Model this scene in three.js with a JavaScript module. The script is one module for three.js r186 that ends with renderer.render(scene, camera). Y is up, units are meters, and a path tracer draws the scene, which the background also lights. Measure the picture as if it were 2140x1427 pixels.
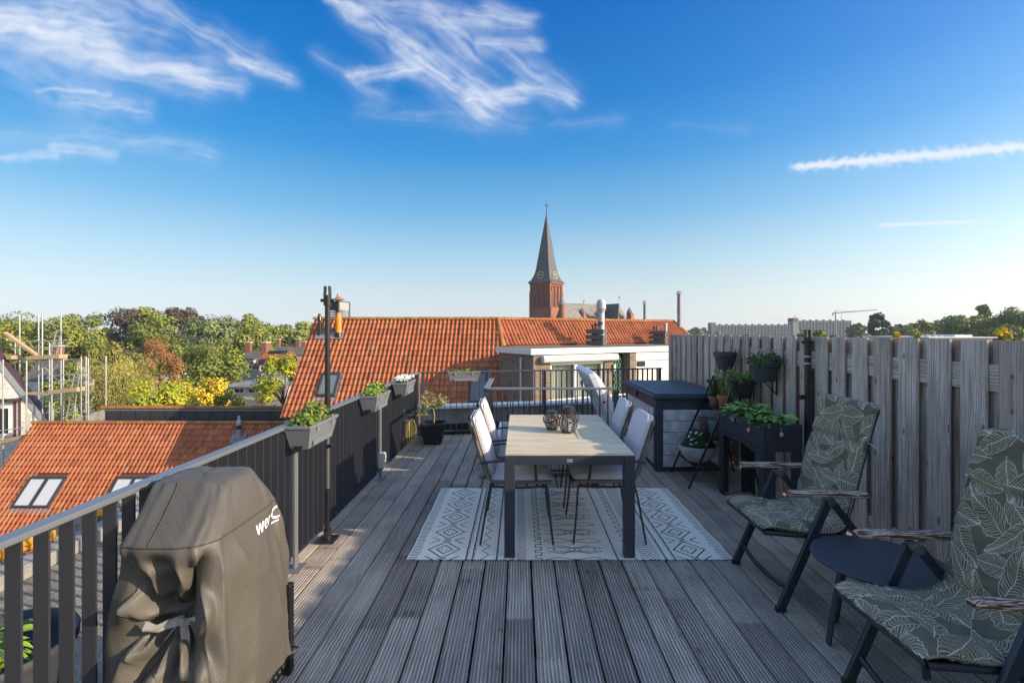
import * as THREE from 'three';
import { mergeGeometries, toCreasedNormals } from 'three/addons/utils/BufferGeometryUtils.js';
import { RoundedBoxGeometry } from 'three/addons/geometries/RoundedBoxGeometry.js';
import { createNoise2D, createNoise3D } from 'simplex-noise';

// ---------------------------------------------------------------- camera, sky, sun, exposure
const scene = new THREE.Scene();
const FOC = 1045, CU = 1086, CV = 692, EYE = 1.6;          // focal length and vanishing point of the 2140 x 1427 photograph
const camera = new THREE.PerspectiveCamera(2 * Math.atan(713.5 / FOC) * 180 / Math.PI, 2140 / 1427, 0.05, 4000);
camera.position.set(0, EYE, 0);
camera.lookAt(0, EYE, -10);
camera.setViewOffset(2140, 1427, -16, 21.5, 2140, 1427);
scene.add(camera);

const renderer = new THREE.WebGLRenderer({ antialias: true });
renderer.toneMapping = THREE.LinearToneMapping;
renderer.toneMappingExposure = 1.62;
renderer.shadowMap.enabled = true;

const SUN_DIR = new THREE.Vector3(0.95, 0.386, 0.31).normalize();
const sun = new THREE.DirectionalLight(new THREE.Color().setRGB(1.0, 0.83, 0.62), 4.0);
sun.position.copy(SUN_DIR).multiplyScalar(120);
sun.castShadow = true;
sun.shadow.camera.left = -60; sun.shadow.camera.right = 60; sun.shadow.camera.top = 60; sun.shadow.camera.bottom = -60; sun.shadow.camera.far = 400;
sun.shadow.mapSize.set(4096, 4096);
scene.add(sun, sun.target);

const rng = (s) => () => { s = (s + 0x6d2b79f5) | 0; let t = Math.imul(s ^ (s >>> 15), 1 | s); t = (t + Math.imul(t ^ (t >>> 7), 61 | t)) ^ t; return ((t ^ (t >>> 14)) >>> 0) / 4294967296; };
const n2 = createNoise2D(rng(11)), n3 = createNoise3D(rng(12));
const clamp = (x, a = 0, b = 1) => Math.min(b, Math.max(a, x));
const sstep = (a, b, x) => { const t = clamp((x - a) / (b - a)); return t * t * (3 - 2 * t); };
const lerp = (a, b, t) => a + (b - a) * t;
const fbm = (x, y, o = 4) => { let s = 0, a = 0.5; for (let i = 0; i < o; i++) { s += a * n2(x, y); x = x * 2.03 + 17.1; y = y * 2.03 - 9.7; a *= 0.5; } return s; };
const lin = (c) => { c /= 255; return c <= 0.04045 ? c / 12.92 : Math.pow((c + 0.055) / 1.055, 2.4); };

function makeSky() {
  const W = 3072, H = 1536, data = new Float32Array(W * H * 4);
  // air by elevation in degrees, brighter and greyer overhead to lift the shade
  const stops = [[-90, 150, 160, 160, 0.7], [-1, 214, 220, 220, 0.675], [0, 214, 221, 221, 0.675], [4, 196, 217, 226, 0.675], [8, 164, 204, 228, 0.675], [13, 112, 177, 222, 0.675], [19, 56, 147, 214, 0.675], [25, 20, 124, 202, 0.675], [33, 4, 104, 187, 0.7], [46, 30, 106, 182, 0.9], [90, 66, 120, 180, 0.95]].map(([e, r, g, b, k]) => [e, lin(r) * k, lin(g) * k, lin(b) * k]);
  // cirrus as strokes: start, end, half width, strength, grain
  const strokes = [
    [-30, 48, 205, 80, 44, 0.95], [100, 58, 230, 104, 24, 0.75], [60, 98, 425, 170, 30, 0.6], [210, 132, 415, 152, 24, 0.75], [300, -8, 525, 132, 26, 0.5], [485, 124, 600, 160, 16, 0.7], [-40, 18, 130, 30, 48, 0.6], [150, -20, 330, 60, 34, 0.4],
    [-20, 108, 190, 206, 52, 0.34], [130, 211, 300, 229, 17, 0.5], [72, 188, 226, 194, 4.5, 0.65], [-30, 333, 112, 322, 8, 0.7], [105, 306, 232, 322, 11, 0.6], [180, 279, 435, 318, 20, 0.3], [-30, 285, 150, 290, 26, 0.2], [370, 155, 500, 182, 15, 0.5], [560, 150, 620, 175, 10, 0.2],
    [685, -4, 752, 20, 10, 0.85], [735, 16, 1012, 214, 34, 0.9], [780, 6, 1005, 42, 32, 0.5], [890, 14, 990, 112, 28, 0.5], [980, 34, 1090, 46, 18, 0.55], [1015, 8, 1110, 42, 13, 0.45], [1000, 90, 1122, 92, 13, 0.6], [1045, 100, 1170, 192, 28, 0.5], [980, 214, 1092, 194, 14, 0.95], [1082, 180, 1198, 206, 12, 0.65],
    [730, 158, 862, 138, 15, 0.8], [662, 110, 788, 198, 20, 0.28], [755, 232, 1090, 252, 24, 0.18], [1150, 266, 1290, 250, 14, 0.14], [1400, 262, 1560, 272, 12, 0.08],
  ];
  const trails = [[1640, 351, 2150, 305, 13, 0.95, 0], [1830, 471, 2085, 461, 4, 0.95, 0], [2085, 461, 2150, 462, 6, 0.15, 0]];
  const seg = (U, V, s) => { const dx = s[2] - s[0], dy = s[3] - s[1], L2 = dx * dx + dy * dy; const t = ((U - s[0]) * dx + (V - s[1]) * dy) / L2, tc = clamp(t); return [Math.hypot(U - s[0] - tc * dx, V - s[1] - tc * dy), t, Math.sqrt(L2)]; };
  const cloudAt = (U, V) => {
    let clear = 1;
    const wx = 9 * fbm(U / 110, V / 110, 3), wy = 9 * fbm(U / 110 + 40, V / 110 + 9, 3);
    strokes.forEach((s, k) => { // each wisp has fibres along its own run
      const u = U + wx, v = V + wy; if (Math.min(s[0], s[2]) - 130 > u || Math.max(s[0], s[2]) + 130 < u || Math.min(s[1], s[3]) - 130 > v || Math.max(s[1], s[3]) + 130 < v) return;
      const [q, t, L] = seg(u, v, s); if (q > s[4] * 2.8) return;
      const p = t * L, side = (u - s[0]) * (s[3] - s[1]) / L - (v - s[1]) * (s[2] - s[0]) / L;
      const fib = fbm(p / 230 + k * 7, side / (s[4] * 0.5 + 5), 4), puff = fbm(u / 70 + k, v / 50, 5);
      const w = s[4] * (0.75 + 0.5 * clamp(t));
      clear *= 1 - clamp(s[5] * Math.exp(-(q * q) / (w * w)) * Math.pow(sstep(-1.0, 0.95, 0.7 * fib + 0.35 * puff), 1.1) * 1.15);
    });
    let c = 1 - clear;
    for (const s of trails) {
      const [q, t, L] = seg(U, V, s); if (q > s[4] * 3) continue;
      const lump = s[4] > 10 ? 0.8 + 0.8 * fbm((t * L) / 24, V / 20 + 5, 4) : 1, w = s[4] * (s[4] > 10 ? lerp(0.65, 1.0, clamp(t * 3)) : 0.8) * lump;
      c = Math.max(c, s[5] * sstep(0, 0.07, t) * (s[4] < 10 ? 1 - sstep(0.75, 1.0, t) * 0.8 : 1) * Math.exp(-Math.pow(q / w, 2.4)));
    }
    return c;
  };
  const sunAz = Math.atan2(SUN_DIR.x, -SUN_DIR.z);
  for (let j = 0; j < H; j++) {
    const el = ((j + 0.5) / H - 0.5) * Math.PI, y = Math.sin(el), ce = Math.cos(el), deg = el * 180 / Math.PI;
    let k = 0; while (k < stops.length - 2 && deg > stops[k + 1][0]) k++;
    const A = stops[k], B = stops[k + 1], f = clamp((deg - A[0]) / (B[0] - A[0]));
    for (let i = 0; i < W; i++) {
      const az = ((i + 0.5) / W - 0.5) * 2 * Math.PI, x = Math.cos(az) * ce, z = Math.sin(az) * ce;
      let r = lerp(A[1], B[1], f), g = lerp(A[2], B[2], f), b = lerp(A[3], B[3], f);
      // the air towards the low sun is paler and warmer near the horizon
      const toSun = 0.5 + 0.5 * Math.cos(Math.atan2(x, -z) - sunAz), warm = toSun * toSun * Math.exp(-Math.max(deg, 0) / 13);
      r += warm * 0.3; g += warm * 0.19; b += warm * 0.02;
      // clear-sky glow round the low sun (CIE clear sky indicatrix): brighter and whiter towards it
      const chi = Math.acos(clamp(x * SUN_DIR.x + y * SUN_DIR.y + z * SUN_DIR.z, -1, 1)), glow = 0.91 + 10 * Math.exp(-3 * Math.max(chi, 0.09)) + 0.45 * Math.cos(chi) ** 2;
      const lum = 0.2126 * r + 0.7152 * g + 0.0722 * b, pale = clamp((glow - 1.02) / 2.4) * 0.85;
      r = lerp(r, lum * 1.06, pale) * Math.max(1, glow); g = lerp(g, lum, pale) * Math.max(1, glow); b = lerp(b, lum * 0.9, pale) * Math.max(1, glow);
      let c = 0;
      if (z < -0.05 && deg > 0) { const U = CU + FOC * x / -z, V = CV - FOC * y / -z; if (U > -200 && U < 2340 && V > -160 && V < 560) c = cloudAt(U, V); }
      if (c === 0 && deg > 14) { // a heavier cirrus veil added outside the frame to lift and whiten the shade
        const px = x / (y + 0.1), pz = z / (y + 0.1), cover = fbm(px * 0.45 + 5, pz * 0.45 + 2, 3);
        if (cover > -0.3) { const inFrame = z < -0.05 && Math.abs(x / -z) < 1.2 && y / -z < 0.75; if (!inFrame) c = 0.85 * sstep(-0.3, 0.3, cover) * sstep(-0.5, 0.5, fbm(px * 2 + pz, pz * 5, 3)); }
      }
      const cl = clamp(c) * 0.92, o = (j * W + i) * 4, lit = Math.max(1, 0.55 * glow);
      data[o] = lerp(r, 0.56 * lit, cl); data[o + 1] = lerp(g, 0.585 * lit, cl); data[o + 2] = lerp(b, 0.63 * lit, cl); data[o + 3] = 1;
    }
  }
  const t = new THREE.DataTexture(data, W, H, THREE.RGBAFormat, THREE.FloatType);
  t.mapping = THREE.EquirectangularReflectionMapping; t.magFilter = t.minFilter = THREE.LinearFilter; t.wrapS = THREE.RepeatWrapping; t.needsUpdate = true;
  return t;
}
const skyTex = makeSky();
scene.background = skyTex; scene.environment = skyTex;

// ---------------------------------------------------------------- helpers
const V3 = (x, y, z) => new THREE.Vector3(x, y, z);
const at = (u, v, d) => V3((u - CU) / FOC * d, EYE - (v - CV) / FOC * d, -d);       // photo pixel at a known distance
const taken = new Map();
const numbered = (n) => { const k = taken.get(n) || 0; taken.set(n, k + 1); return k ? `${n}_${String(k).padStart(3, '0')}` : n; };
const UPV = V3(0, 1, 0);
function clean(g) {
  let q = g.index ? g.toNonIndexed() : g;
  for (const k of Object.keys(q.attributes)) if (!['position', 'normal', 'uv', 'color'].includes(k)) q.deleteAttribute(k);
  q.clearGroups?.();
  return q;
}
function join(list) {
  const gs = list.map(clean);
  const col = gs.some((g) => g.attributes.color);
  for (const g of gs) {
    if (!g.attributes.normal) g.computeVertexNormals();
    if (!g.attributes.uv) g.setAttribute('uv', new THREE.BufferAttribute(new Float32Array(g.attributes.position.count * 2), 2));
    if (col && !g.attributes.color) g.setAttribute('color', new THREE.BufferAttribute(new Float32Array(g.attributes.position.count * 3).fill(1), 3));
  }
  return gs.length === 1 ? gs[0] : mergeGeometries(gs);
}
function mesh(name, g, m, parent) {
  const o = new THREE.Mesh(Array.isArray(g) ? join(g) : g, m);
  o.castShadow = o.receiveShadow = true;
  o.name = parent ? name : numbered(name);
  (parent || scene).add(o);
  return o;
}
function tag(o, label, category, group) { o.userData = { label, category }; if (group) o.userData.group = group; return o; }
function thing(name, label, category, pos = [0, 0, 0], turn = 0, group) {
  const o = new THREE.Group(); o.name = numbered(name); o.position.set(...pos); o.rotation.y = turn; scene.add(o);
  return tag(o, label, category, group);
}
function structure(o) { o.userData = { kind: 'structure' }; return o; }
const stuff = (o) => { o.userData = { ...o.userData, kind: 'stuff' }; return o; };
function copyOf(src, label) { const c = src.clone(); c.name = numbered(src.name.replace(/_\d{3}$/, '')); c.userData = { ...src.userData, label: label || src.userData.label }; scene.add(c); return c; }

// box from extents, metres; uv in metres by the face's main direction
function triUV(g, ox = 0, oy = 0, grain = 'x', s = 1) {
  const q = g.index ? g.toNonIndexed() : g, p = q.attributes.position, uv = new Float32Array(p.count * 2);
  const a = V3(), b = V3(), c = V3(), n = V3();
  const pick = grain === 'x' ? (v, k) => (k === 0 ? [v.z, v.y] : k === 1 ? [v.x, v.z] : [v.x, v.y]) : grain === 'y' ? (v, k) => (k === 0 ? [v.y, v.z] : k === 1 ? [v.x, v.z] : [v.y, v.x]) : (v, k) => (k === 0 ? [v.z, v.y] : k === 1 ? [v.z, v.x] : [v.x, v.y]);
  for (let i = 0; i < p.count; i += 3) {
    a.fromBufferAttribute(p, i); b.fromBufferAttribute(p, i + 1); c.fromBufferAttribute(p, i + 2);
    n.copy(b).sub(a).cross(V3().copy(c).sub(a));
    const ax = Math.abs(n.x), ay = Math.abs(n.y), az = Math.abs(n.z), k = ax >= ay && ax >= az ? 0 : ay >= az ? 1 : 2;
    [a, b, c].forEach((v, j) => { const [x, y] = pick(v, k); uv[(i + j) * 2] = x * s + ox; uv[(i + j) * 2 + 1] = y * s + oy; });
  }
  q.setAttribute('uv', new THREE.BufferAttribute(uv, 2));
  return q;
}
const box = (w, h, d, x = 0, y = 0, z = 0) => new THREE.BoxGeometry(w, h, d).translate(x, y, z);
const span = (x0, x1, y0, y1, z0, z1) => box(Math.abs(x1 - x0), Math.abs(y1 - y0), Math.abs(z1 - z0), (x0 + x1) / 2, (y0 + y1) / 2, (z0 + z1) / 2);
const rbox = (w, h, d, r, x = 0, y = 0, z = 0, seg = 2) => new RoundedBoxGeometry(w, h, d, seg, Math.min(r, w / 2.01, h / 2.01, d / 2.01)).translate(x, y, z);
const rspan = (x0, x1, y0, y1, z0, z1, r = 0.004) => rbox(Math.abs(x1 - x0), Math.abs(y1 - y0), Math.abs(z1 - z0), r, (x0 + x1) / 2, (y0 + y1) / 2, (z0 + z1) / 2);
// a bar of rectangular section (w across, t along 'side') between two points
function bar(p, q, w, t, side = V3(0, 0, 1), r = 0) {
  const L = p.distanceTo(q), y = q.clone().sub(p).normalize(), z = side.clone().sub(y.clone().multiplyScalar(side.dot(y))).normalize(), x = y.clone().cross(z);
  const g = r ? rbox(w, L, t, r) : box(w, L, t);
  return g.applyMatrix4(new THREE.Matrix4().makeBasis(x, y, z).setPosition(p.clone().add(q).multiplyScalar(0.5)));
}
function rod(p, q, r0, r1 = r0, seg = 8, open = false) {
  const L = p.distanceTo(q), g = new THREE.CylinderGeometry(r1, r0, L, seg, 1, open);
  g.applyQuaternion(new THREE.Quaternion().setFromUnitVectors(UPV, q.clone().sub(p).normalize()));
  return g.translate((p.x + q.x) / 2, (p.y + q.y) / 2, (p.z + q.z) / 2);
}
const tube = (pts, r, n = 24, seg = 8, closed = false) => new THREE.TubeGeometry(new THREE.CatmullRomCurve3(pts, closed, 'catmullrom', 0.5), n, r, seg, closed);
const lathe = (pts, seg = 28) => new THREE.LatheGeometry(pts.map(([x, y]) => new THREE.Vector2(x, y)), seg);
function gridGeo(nu, nv, f, closeU = false) { // f(u, v) -> [x, y, z], with uv
  const pos = [], uv = [], idx = [];
  for (let j = 0; j <= nv; j++) for (let i = 0; i <= nu; i++) { const p = f(i / nu, j / nv); pos.push(p[0], p[1], p[2]); uv.push(p[3] ?? i / nu, p[4] ?? j / nv); }
  for (let j = 0; j < nv; j++) for (let i = 0; i < nu; i++) { const a = j * (nu + 1) + i, b = a + 1, c = a + nu + 1, d = c + 1; idx.push(a, b, c, b, d, c); }
  const g = new THREE.BufferGeometry();
  g.setAttribute('position', new THREE.Float32BufferAttribute(pos, 3)); g.setAttribute('uv', new THREE.Float32BufferAttribute(uv, 2)); g.setIndex(idx);
  g.computeVertexNormals();
  if (closeU) { const n = g.attributes.normal; for (let j = 0; j <= nv; j++) { const a = j * (nu + 1), b = a + nu; const v = V3(n.getX(a) + n.getX(b), n.getY(a) + n.getY(b), n.getZ(a) + n.getZ(b)).normalize(); n.setXYZ(a, v.x, v.y, v.z); n.setXYZ(b, v.x, v.y, v.z); } }
  return g;
}
function poly(points, thick = 0, n = V3(0, 0, 1)) { // convex polygon given by its points, with thickness behind its face
  const pos = [], f = points, b = points.map((p) => p.clone().addScaledVector(n, -thick));
  const tri = (p, q, r) => pos.push(p.x, p.y, p.z, q.x, q.y, q.z, r.x, r.y, r.z);
  for (let i = 1; i < f.length - 1; i++) { tri(f[0], f[i], f[i + 1]); if (thick) tri(b[0], b[i + 1], b[i]); }
  if (thick) for (let i = 0; i < f.length; i++) { const j = (i + 1) % f.length; tri(f[i], b[i], b[j]); tri(f[i], b[j], f[j]); }
  const g = new THREE.BufferGeometry(); g.setAttribute('position', new THREE.Float32BufferAttribute(pos, 3)); g.computeVertexNormals();
  return triUV(g);
}
// ---------------------------------------------------------------- materials and computed textures
function tex(w, h, fn, srgb = true) {
  const d = new Uint8Array(w * h * 4);
  for (let y = 0; y < h; y++) for (let x = 0; x < w; x++) { const c = fn(x / w, y / h), o = (y * w + x) * 4; d[o] = clamp(c[0], 0, 255); d[o + 1] = clamp(c[1], 0, 255); d[o + 2] = clamp(c[2], 0, 255); d[o + 3] = 255; }
  const t = new THREE.DataTexture(d, w, h); t.wrapS = t.wrapT = THREE.MirroredRepeatWrapping; t.magFilter = t.minFilter = THREE.LinearFilter; if (srgb) t.colorSpace = THREE.SRGBColorSpace; t.needsUpdate = true;
  return t;
}
const rep = (t, a, b) => { const c = t.clone(); c.repeat.set(a, b); c.needsUpdate = true; return c; };
const C = (r, g, b) => new THREE.Color().setRGB(r, g, b);
const std = (c, rough = 0.7, metal = 0, extra = {}) => new THREE.MeshStandardMaterial({ color: c, roughness: rough, metalness: metal, side: THREE.DoubleSide, ...extra });
const grey = (t, base, amp) => tex(256, 256, (x, y) => { const v = base + amp * (0.6 * fbm(x * 5, y * 5, 4) + 0.5 * fbm(x * 40, y * 40, 2)); return [v, v, v]; });
// weathered timber: grain along u, one tile is 2 m x 0.5 m
function timber(seed, base, knots, streak = 30) {
  const r = rng(seed), ks = Array.from({ length: knots }, () => [r(), r(), 0.006 + 0.012 * r()]);
  const f = (x, y) => {
    let X = x * 2, Y = y * 0.5, k = 0, ring = 0;
    for (const [kx, ky, kr] of ks) { const dx = (X - kx * 2) / (kr * 2.2), dy = (Y - ky * 0.5) / kr, q = dx * dx + dy * dy; if (q < 30) { Y += (dy > 0 ? 1 : -1) * kr * 0.9 * Math.exp(-q * 0.12) * -1; k = Math.max(k, Math.exp(-q * 1.6)); ring += 0.35 * Math.exp(-q * 0.18) * Math.sin(Math.sqrt(q) * 5.5); } }
    const w = 0.01 * n2(X * 1.3 + seed, Y * 6);
    const g1 = n2(X * 0.9 + seed, (Y + w) * 75), g2 = n2(X * 3.1, (Y + w) * 210 + seed), g3 = n2(X * 9, (Y + w) * 520), big = fbm(X * 1.7 + 7, Y * 9 + seed, 3);
    const crack = Math.pow(Math.max(0, n2(X * 0.7 + 3 * seed, (Y + w) * 120)), 7);
    return { v: 0.55 * g1 + 0.35 * g2 + 0.22 * g3 + 0.5 * ring - 1.6 * k, big, crack, k };
  };
  const map = tex(1024, 256, (x, y) => { const q = f(x, y), v = streak * q.v - 60 * q.crack; return [base[0] + v + 22 * q.big + 10 * q.k, base[1] + v + 20 * q.big, base[2] + v + 17 * q.big - 4 * q.k]; });
  const bump = tex(1024, 256, (x, y) => { const q = f(x, y), v = 140 + 50 * q.v - 120 * q.crack; return [v, v, v]; }, false);
  map.repeat.set(0.5, 2); bump.repeat.set(0.5, 2);
  return { map, bump };
}
const deckTex = timber(3, [192, 178, 160], 3, 46), fenceTex = timber(8, [194, 179, 164], 12, 62), armTex = timber(21, [158, 124, 100], 0, 95);
{ // arm rests: pale paint flaking off brown timber along the grain
  const peel = (x, y) => sstep(-0.08, 0.14, fbm(x * 9 + 4, y * 60, 4) + 0.3 * fbm(x * 30, y * 160, 2));
  const m = tex(1024, 256, (x, y) => { const p = peel(x, y), g = 22 * n2(x * 14, y * 260); return [lerp(98, 206, p) + g, lerp(64, 194, p) + g, lerp(46, 182, p) + g]; }), b = tex(1024, 256, (x, y) => { const v = 90 + 110 * peel(x, y); return [v, v, v]; }, false);
  m.repeat.set(0.5, 2); b.repeat.set(0.5, 2); armTex.map = m; armTex.bump = b;
}
const wood = (t, tint, bumpScale = 0.002, rough = 0.85) => std(tint, rough, 0, { map: t.map, bumpMap: t.bump, bumpScale });
const speck = tex(512, 512, (x, y) => { const a = fbm(x * 90, y * 90, 2), b = fbm(x * 7, y * 7, 4), v = 198 + 75 * a + 40 * b; return [v, v, v]; });
const cloudy = tex(512, 512, (x, y) => { const a = fbm(x * 4, y * 4, 5), b = fbm(x * 60 + 9, y * 60, 2), v = 228 + 46 * a + 15 * b; return [v, v, v]; });
const weave = tex(256, 256, (x, y) => { const a = Math.sin(x * Math.PI * 128), b = Math.sin(y * Math.PI * 128), v = 226 + 20 * a * b + 22 * fbm(x * 3, y * 3, 3) + 10 * n2(x * 90, y * 90); return [v, v, v]; });
const M = {
  deck: [[0.98, 0.97, 0.97], [0.8, 0.79, 0.81], [1.0, 1.0, 1.0], [0.89, 0.89, 0.92], [0.66, 0.64, 0.64]].map((c) => wood(deckTex, C(...c), 0.0012)),
  fence: [[0.95, 0.94, 0.95], [0.76, 0.72, 0.7], [1, 0.99, 0.98], [0.85, 0.82, 0.82]].map((c) => wood(fenceTex, C(...c), 0.0022)),
  arm: wood(armTex, C(0.92, 0.9, 0.88), 0.0015),
  paint: std(C(0.05, 0.055, 0.065), 0.42, 0, { bumpMap: rep(speck, 6, 6), bumpScale: 0.0001 }),
  rail: std(C(0.19, 0.2, 0.215), 0.38, 0.25),  // same railing paint, lightened for sun and sky sheen on the top
  barPaint: std(C(0.04, 0.042, 0.05), 0.3),
  postLit: std(C(0.17, 0.175, 0.18), 0.45, 0.1),  // railing paint lightened to carry sunlight on the post faces
  pole: std(C(0.018, 0.017, 0.017), 0.3),
  poleGrey: std(C(0.14, 0.13, 0.12), 0.42, 0.4),
  tabletop: std(C(0.8, 0.67, 0.44), 0.55, 0, { map: rep(cloudy, 0.5, 12) }),
  tableframe: std(C(0.035, 0.04, 0.052), 0.48),
  badge: std(C(0.4, 0.4, 0.4), 0.4, 0.6),
  cushion: std(C(0.62, 0.58, 0.59), 0.95, 0, { bumpMap: rep(speck, 5, 5), bumpScale: 0.0005 }),
  rattan: std(C(0.25, 0.2, 0.145), 0.8, 0, { map: rep(weave, 2, 2), bumpMap: rep(weave, 2, 2), bumpScale: 0.003 }),
  chairsteel: std(C(0.035, 0.036, 0.043), 0.42),
  lantern: std(C(0.05, 0.034, 0.026), 0.55),
  lanternTop: std(C(0.03, 0.03, 0.035), 0.35),
  candle: std(C(0.8, 0.76, 0.7), 0.6),
  boxPanel: std(C(0.74, 0.7, 0.69), 0.6, 0, { map: rep(cloudy, 1.4, 1.4), bumpMap: rep(speck, 3, 3), bumpScale: 0.0008 }),
  boxDark: std(C(0.035, 0.043, 0.056), 0.5, 0, { bumpMap: rep(speck, 4, 4), bumpScale: 0.0006 }),
  planter: std(C(0.035, 0.037, 0.046), 0.6, 0, { map: rep(cloudy, 1, 1) }),
  potDark: std(C(0.045, 0.05, 0.06), 0.6, 0, { bumpMap: rep(speck, 3, 3), bumpScale: 0.0005 }),
  potBlack: std(C(0.02, 0.02, 0.022), 0.5),
  trough: std(C(0.17, 0.178, 0.185), 0.55, 0, { bumpMap: rep(speck, 3, 3), bumpScale: 0.0004 }),
  terracotta: std(C(0.5, 0.17, 0.065), 0.9, 0, { map: rep(cloudy, 2, 2) }),
  potBrown: std(C(0.14, 0.1, 0.085), 0.9, 0, { map: rep(cloudy, 2, 2) }),
  potGreen: std(C(0.1, 0.17, 0.15), 0.7),
  potWhite: std(C(0.62, 0.6, 0.57), 0.7, 0, { map: rep(cloudy, 1, 1) }),
  soil: std(C(0.03, 0.022, 0.016), 1, 0, { bumpMap: rep(speck, 2, 2), bumpScale: 0.006 }),
  loungeFrame: std(C(0.028, 0.036, 0.05), 0.36, 0.1),
  sidetable: std(C(0.045, 0.05, 0.062), 0.5, 0, { bumpMap: rep(speck, 6, 6), bumpScale: 0.0003 }),
  cover: std(C(0.1, 0.089, 0.071), 0.55, 0, { bumpMap: rep(cloudy, 2, 2), bumpScale: 0.004 }),
  ribbon: std(C(0.42, 0.38, 0.34), 0.7, 0, { map: rep(weave, 2, 2) }),
  seam: std(C(0.07, 0.06, 0.05), 0.8),
  grillBlack: std(C(0.012, 0.012, 0.013), 0.4),
  socket: std(C(0.5, 0.5, 0.48), 0.5),
  white: std(C(0.78, 0.77, 0.74), 0.5),
  whiteRough: std(C(0.74, 0.72, 0.68), 0.75, 0, { map: rep(cloudy, 0.5, 0.5) }),
  cream: std(C(0.8, 0.76, 0.68), 0.6),
  dome: new THREE.MeshPhysicalMaterial({ color: C(0.8, 0.82, 0.8), roughness: 0.35, transmission: 0.35, thickness: 0, side: THREE.DoubleSide }),
  concrete: std(C(0.36, 0.34, 0.31), 0.9, 0, { map: rep(cloudy, 0.6, 0.6) }),
  bitumen: std(C(0.42, 0.36, 0.28), 0.95, 0, { map: rep(speck, 0.5, 0.5), bumpMap: rep(speck, 1.5, 1.5), bumpScale: 0.002 }),
  matteBlack: std(C(0.02, 0.02, 0.022), 0.8),
  stone: std(C(0.36, 0.31, 0.25), 0.95, 0, { map: rep(cloudy, 2, 2), bumpMap: rep(speck, 4, 4), bumpScale: 0.004 }),
  lichen: std(C(0.78, 0.36, 0.02), 0.95, 0, { map: rep(cloudy, 3, 3) }),
  gravel: std(C(0.36, 0.3, 0.23), 0.95, 0, { map: rep(speck, 1, 1), bumpMap: rep(speck, 2, 2), bumpScale: 0.02 }),
  tile: [[0.43, 0.126, 0.043], [0.37, 0.103, 0.037], [0.48, 0.15, 0.05], [0.4, 0.127, 0.05], [0.28, 0.09, 0.04], [0.46, 0.175, 0.075]].map((c) => std(C(...c), 0.75)),
  ridge: [[0.42, 0.15, 0.05], [0.42, 0.18, 0.045], [0.46, 0.22, 0.05], [0.36, 0.14, 0.05]].map((c) => std(C(...c), 0.85, 0, { map: rep(cloudy, 2, 2) })),
  underlay: std(C(0.18, 0.06, 0.03), 0.9),
  lead: std(C(0.26, 0.26, 0.27), 0.55, 0.3),
  leadDark: std(C(0.07, 0.065, 0.07), 0.6, 0.2, { map: rep(cloudy, 1, 1) }),
  zinc: std(C(0.42, 0.42, 0.42), 0.45, 0.5),
  steelPipe: std(C(0.42, 0.42, 0.42), 0.6, 0.3),
  louvre: std(C(0.11, 0.098, 0.088), 0.6),
  brickWall: std(C(0.3, 0.26, 0.21), 0.92, 0, { map: rep(cloudy, 0.7, 0.7) }),
  brickRed: std(C(0.3, 0.13, 0.08), 0.9, 0, { map: rep(cloudy, 0.5, 0.5) }),
  glass: new THREE.MeshPhysicalMaterial({ color: C(0.03, 0.04, 0.045), roughness: 0.06, side: THREE.DoubleSide }),
  glassGrey: new THREE.MeshPhysicalMaterial({ color: C(0.16, 0.18, 0.18), roughness: 0.22, side: THREE.DoubleSide }),
  blind: std(C(0.6, 0.6, 0.58), 0.5),
  curtain: std(C(0.66, 0.63, 0.55), 0.9),
  trellis: std(C(0.18, 0.42, 0.32), 0.7),
  orangePipe: std(C(0.8, 0.26, 0.03), 0.6),
  church: std(C(0.36, 0.15, 0.09), 0.9, 0, { map: rep(cloudy, 0.12, 0.12) }),
  slate: std(C(0.12, 0.115, 0.12), 0.6, 0, { map: rep(cloudy, 0.15, 0.15) }),
  slatePale: std(C(0.26, 0.24, 0.2), 0.7, 0, { map: rep(cloudy, 0.15, 0.15) }),
  gold: std(C(0.85, 0.62, 0.2), 0.35, 0.8),
  iron: std(C(0.04, 0.05, 0.07), 0.5),
  scaffold: std(C(0.55, 0.55, 0.52), 0.4, 0.6),
  plank: std(C(0.6, 0.42, 0.24), 0.8, 0, { map: rep(cloudy, 1, 1) }),
  siding: std(C(0.86, 0.8, 0.71), 0.7, 0, { map: rep(cloudy, 0.5, 0.5) }),
  roofDark: std(C(0.07, 0.04, 0.045), 0.7),
  roofGrey: std(C(0.16, 0.14, 0.13), 0.85, 0, { map: rep(cloudy, 0.2, 0.2) }),
  flatGrey: std(C(0.32, 0.31, 0.3), 0.85, 0, { map: rep(cloudy, 0.1, 0.1) }),
  solar: std(C(0.01, 0.012, 0.025), 0.25),
  render: std(C(0.62, 0.58, 0.52), 0.85, 0, { map: rep(cloudy, 0.2, 0.2) }),
  block: std(C(0.13, 0.13, 0.145), 0.8),
  blockPale: std(C(0.24, 0.235, 0.24), 0.8),
  crane: std(C(0.3, 0.28, 0.25), 0.6),
  bark: std(C(0.07, 0.055, 0.04), 0.95),
  leaf: new THREE.MeshPhysicalMaterial({ color: C(1, 1, 1), vertexColors: true, roughness: 0.7, transmission: 0.22, thickness: 0, side: THREE.DoubleSide }),
  treeLeaf: std(C(1, 1, 1), 0.75, 0, { vertexColors: true }),
  petal: std(C(0.85, 0.84, 0.8), 0.8),
  berry: std(C(0.62, 0.4, 0.22), 0.5),
  stem: std(C(0.26, 0.2, 0.09), 0.9),
  ground: std(C(0.1, 0.11, 0.06), 0.95, 0, { map: rep(cloudy, 0.02, 0.02) }),
  street: std(C(0.16, 0.15, 0.14), 0.95),
};
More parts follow.
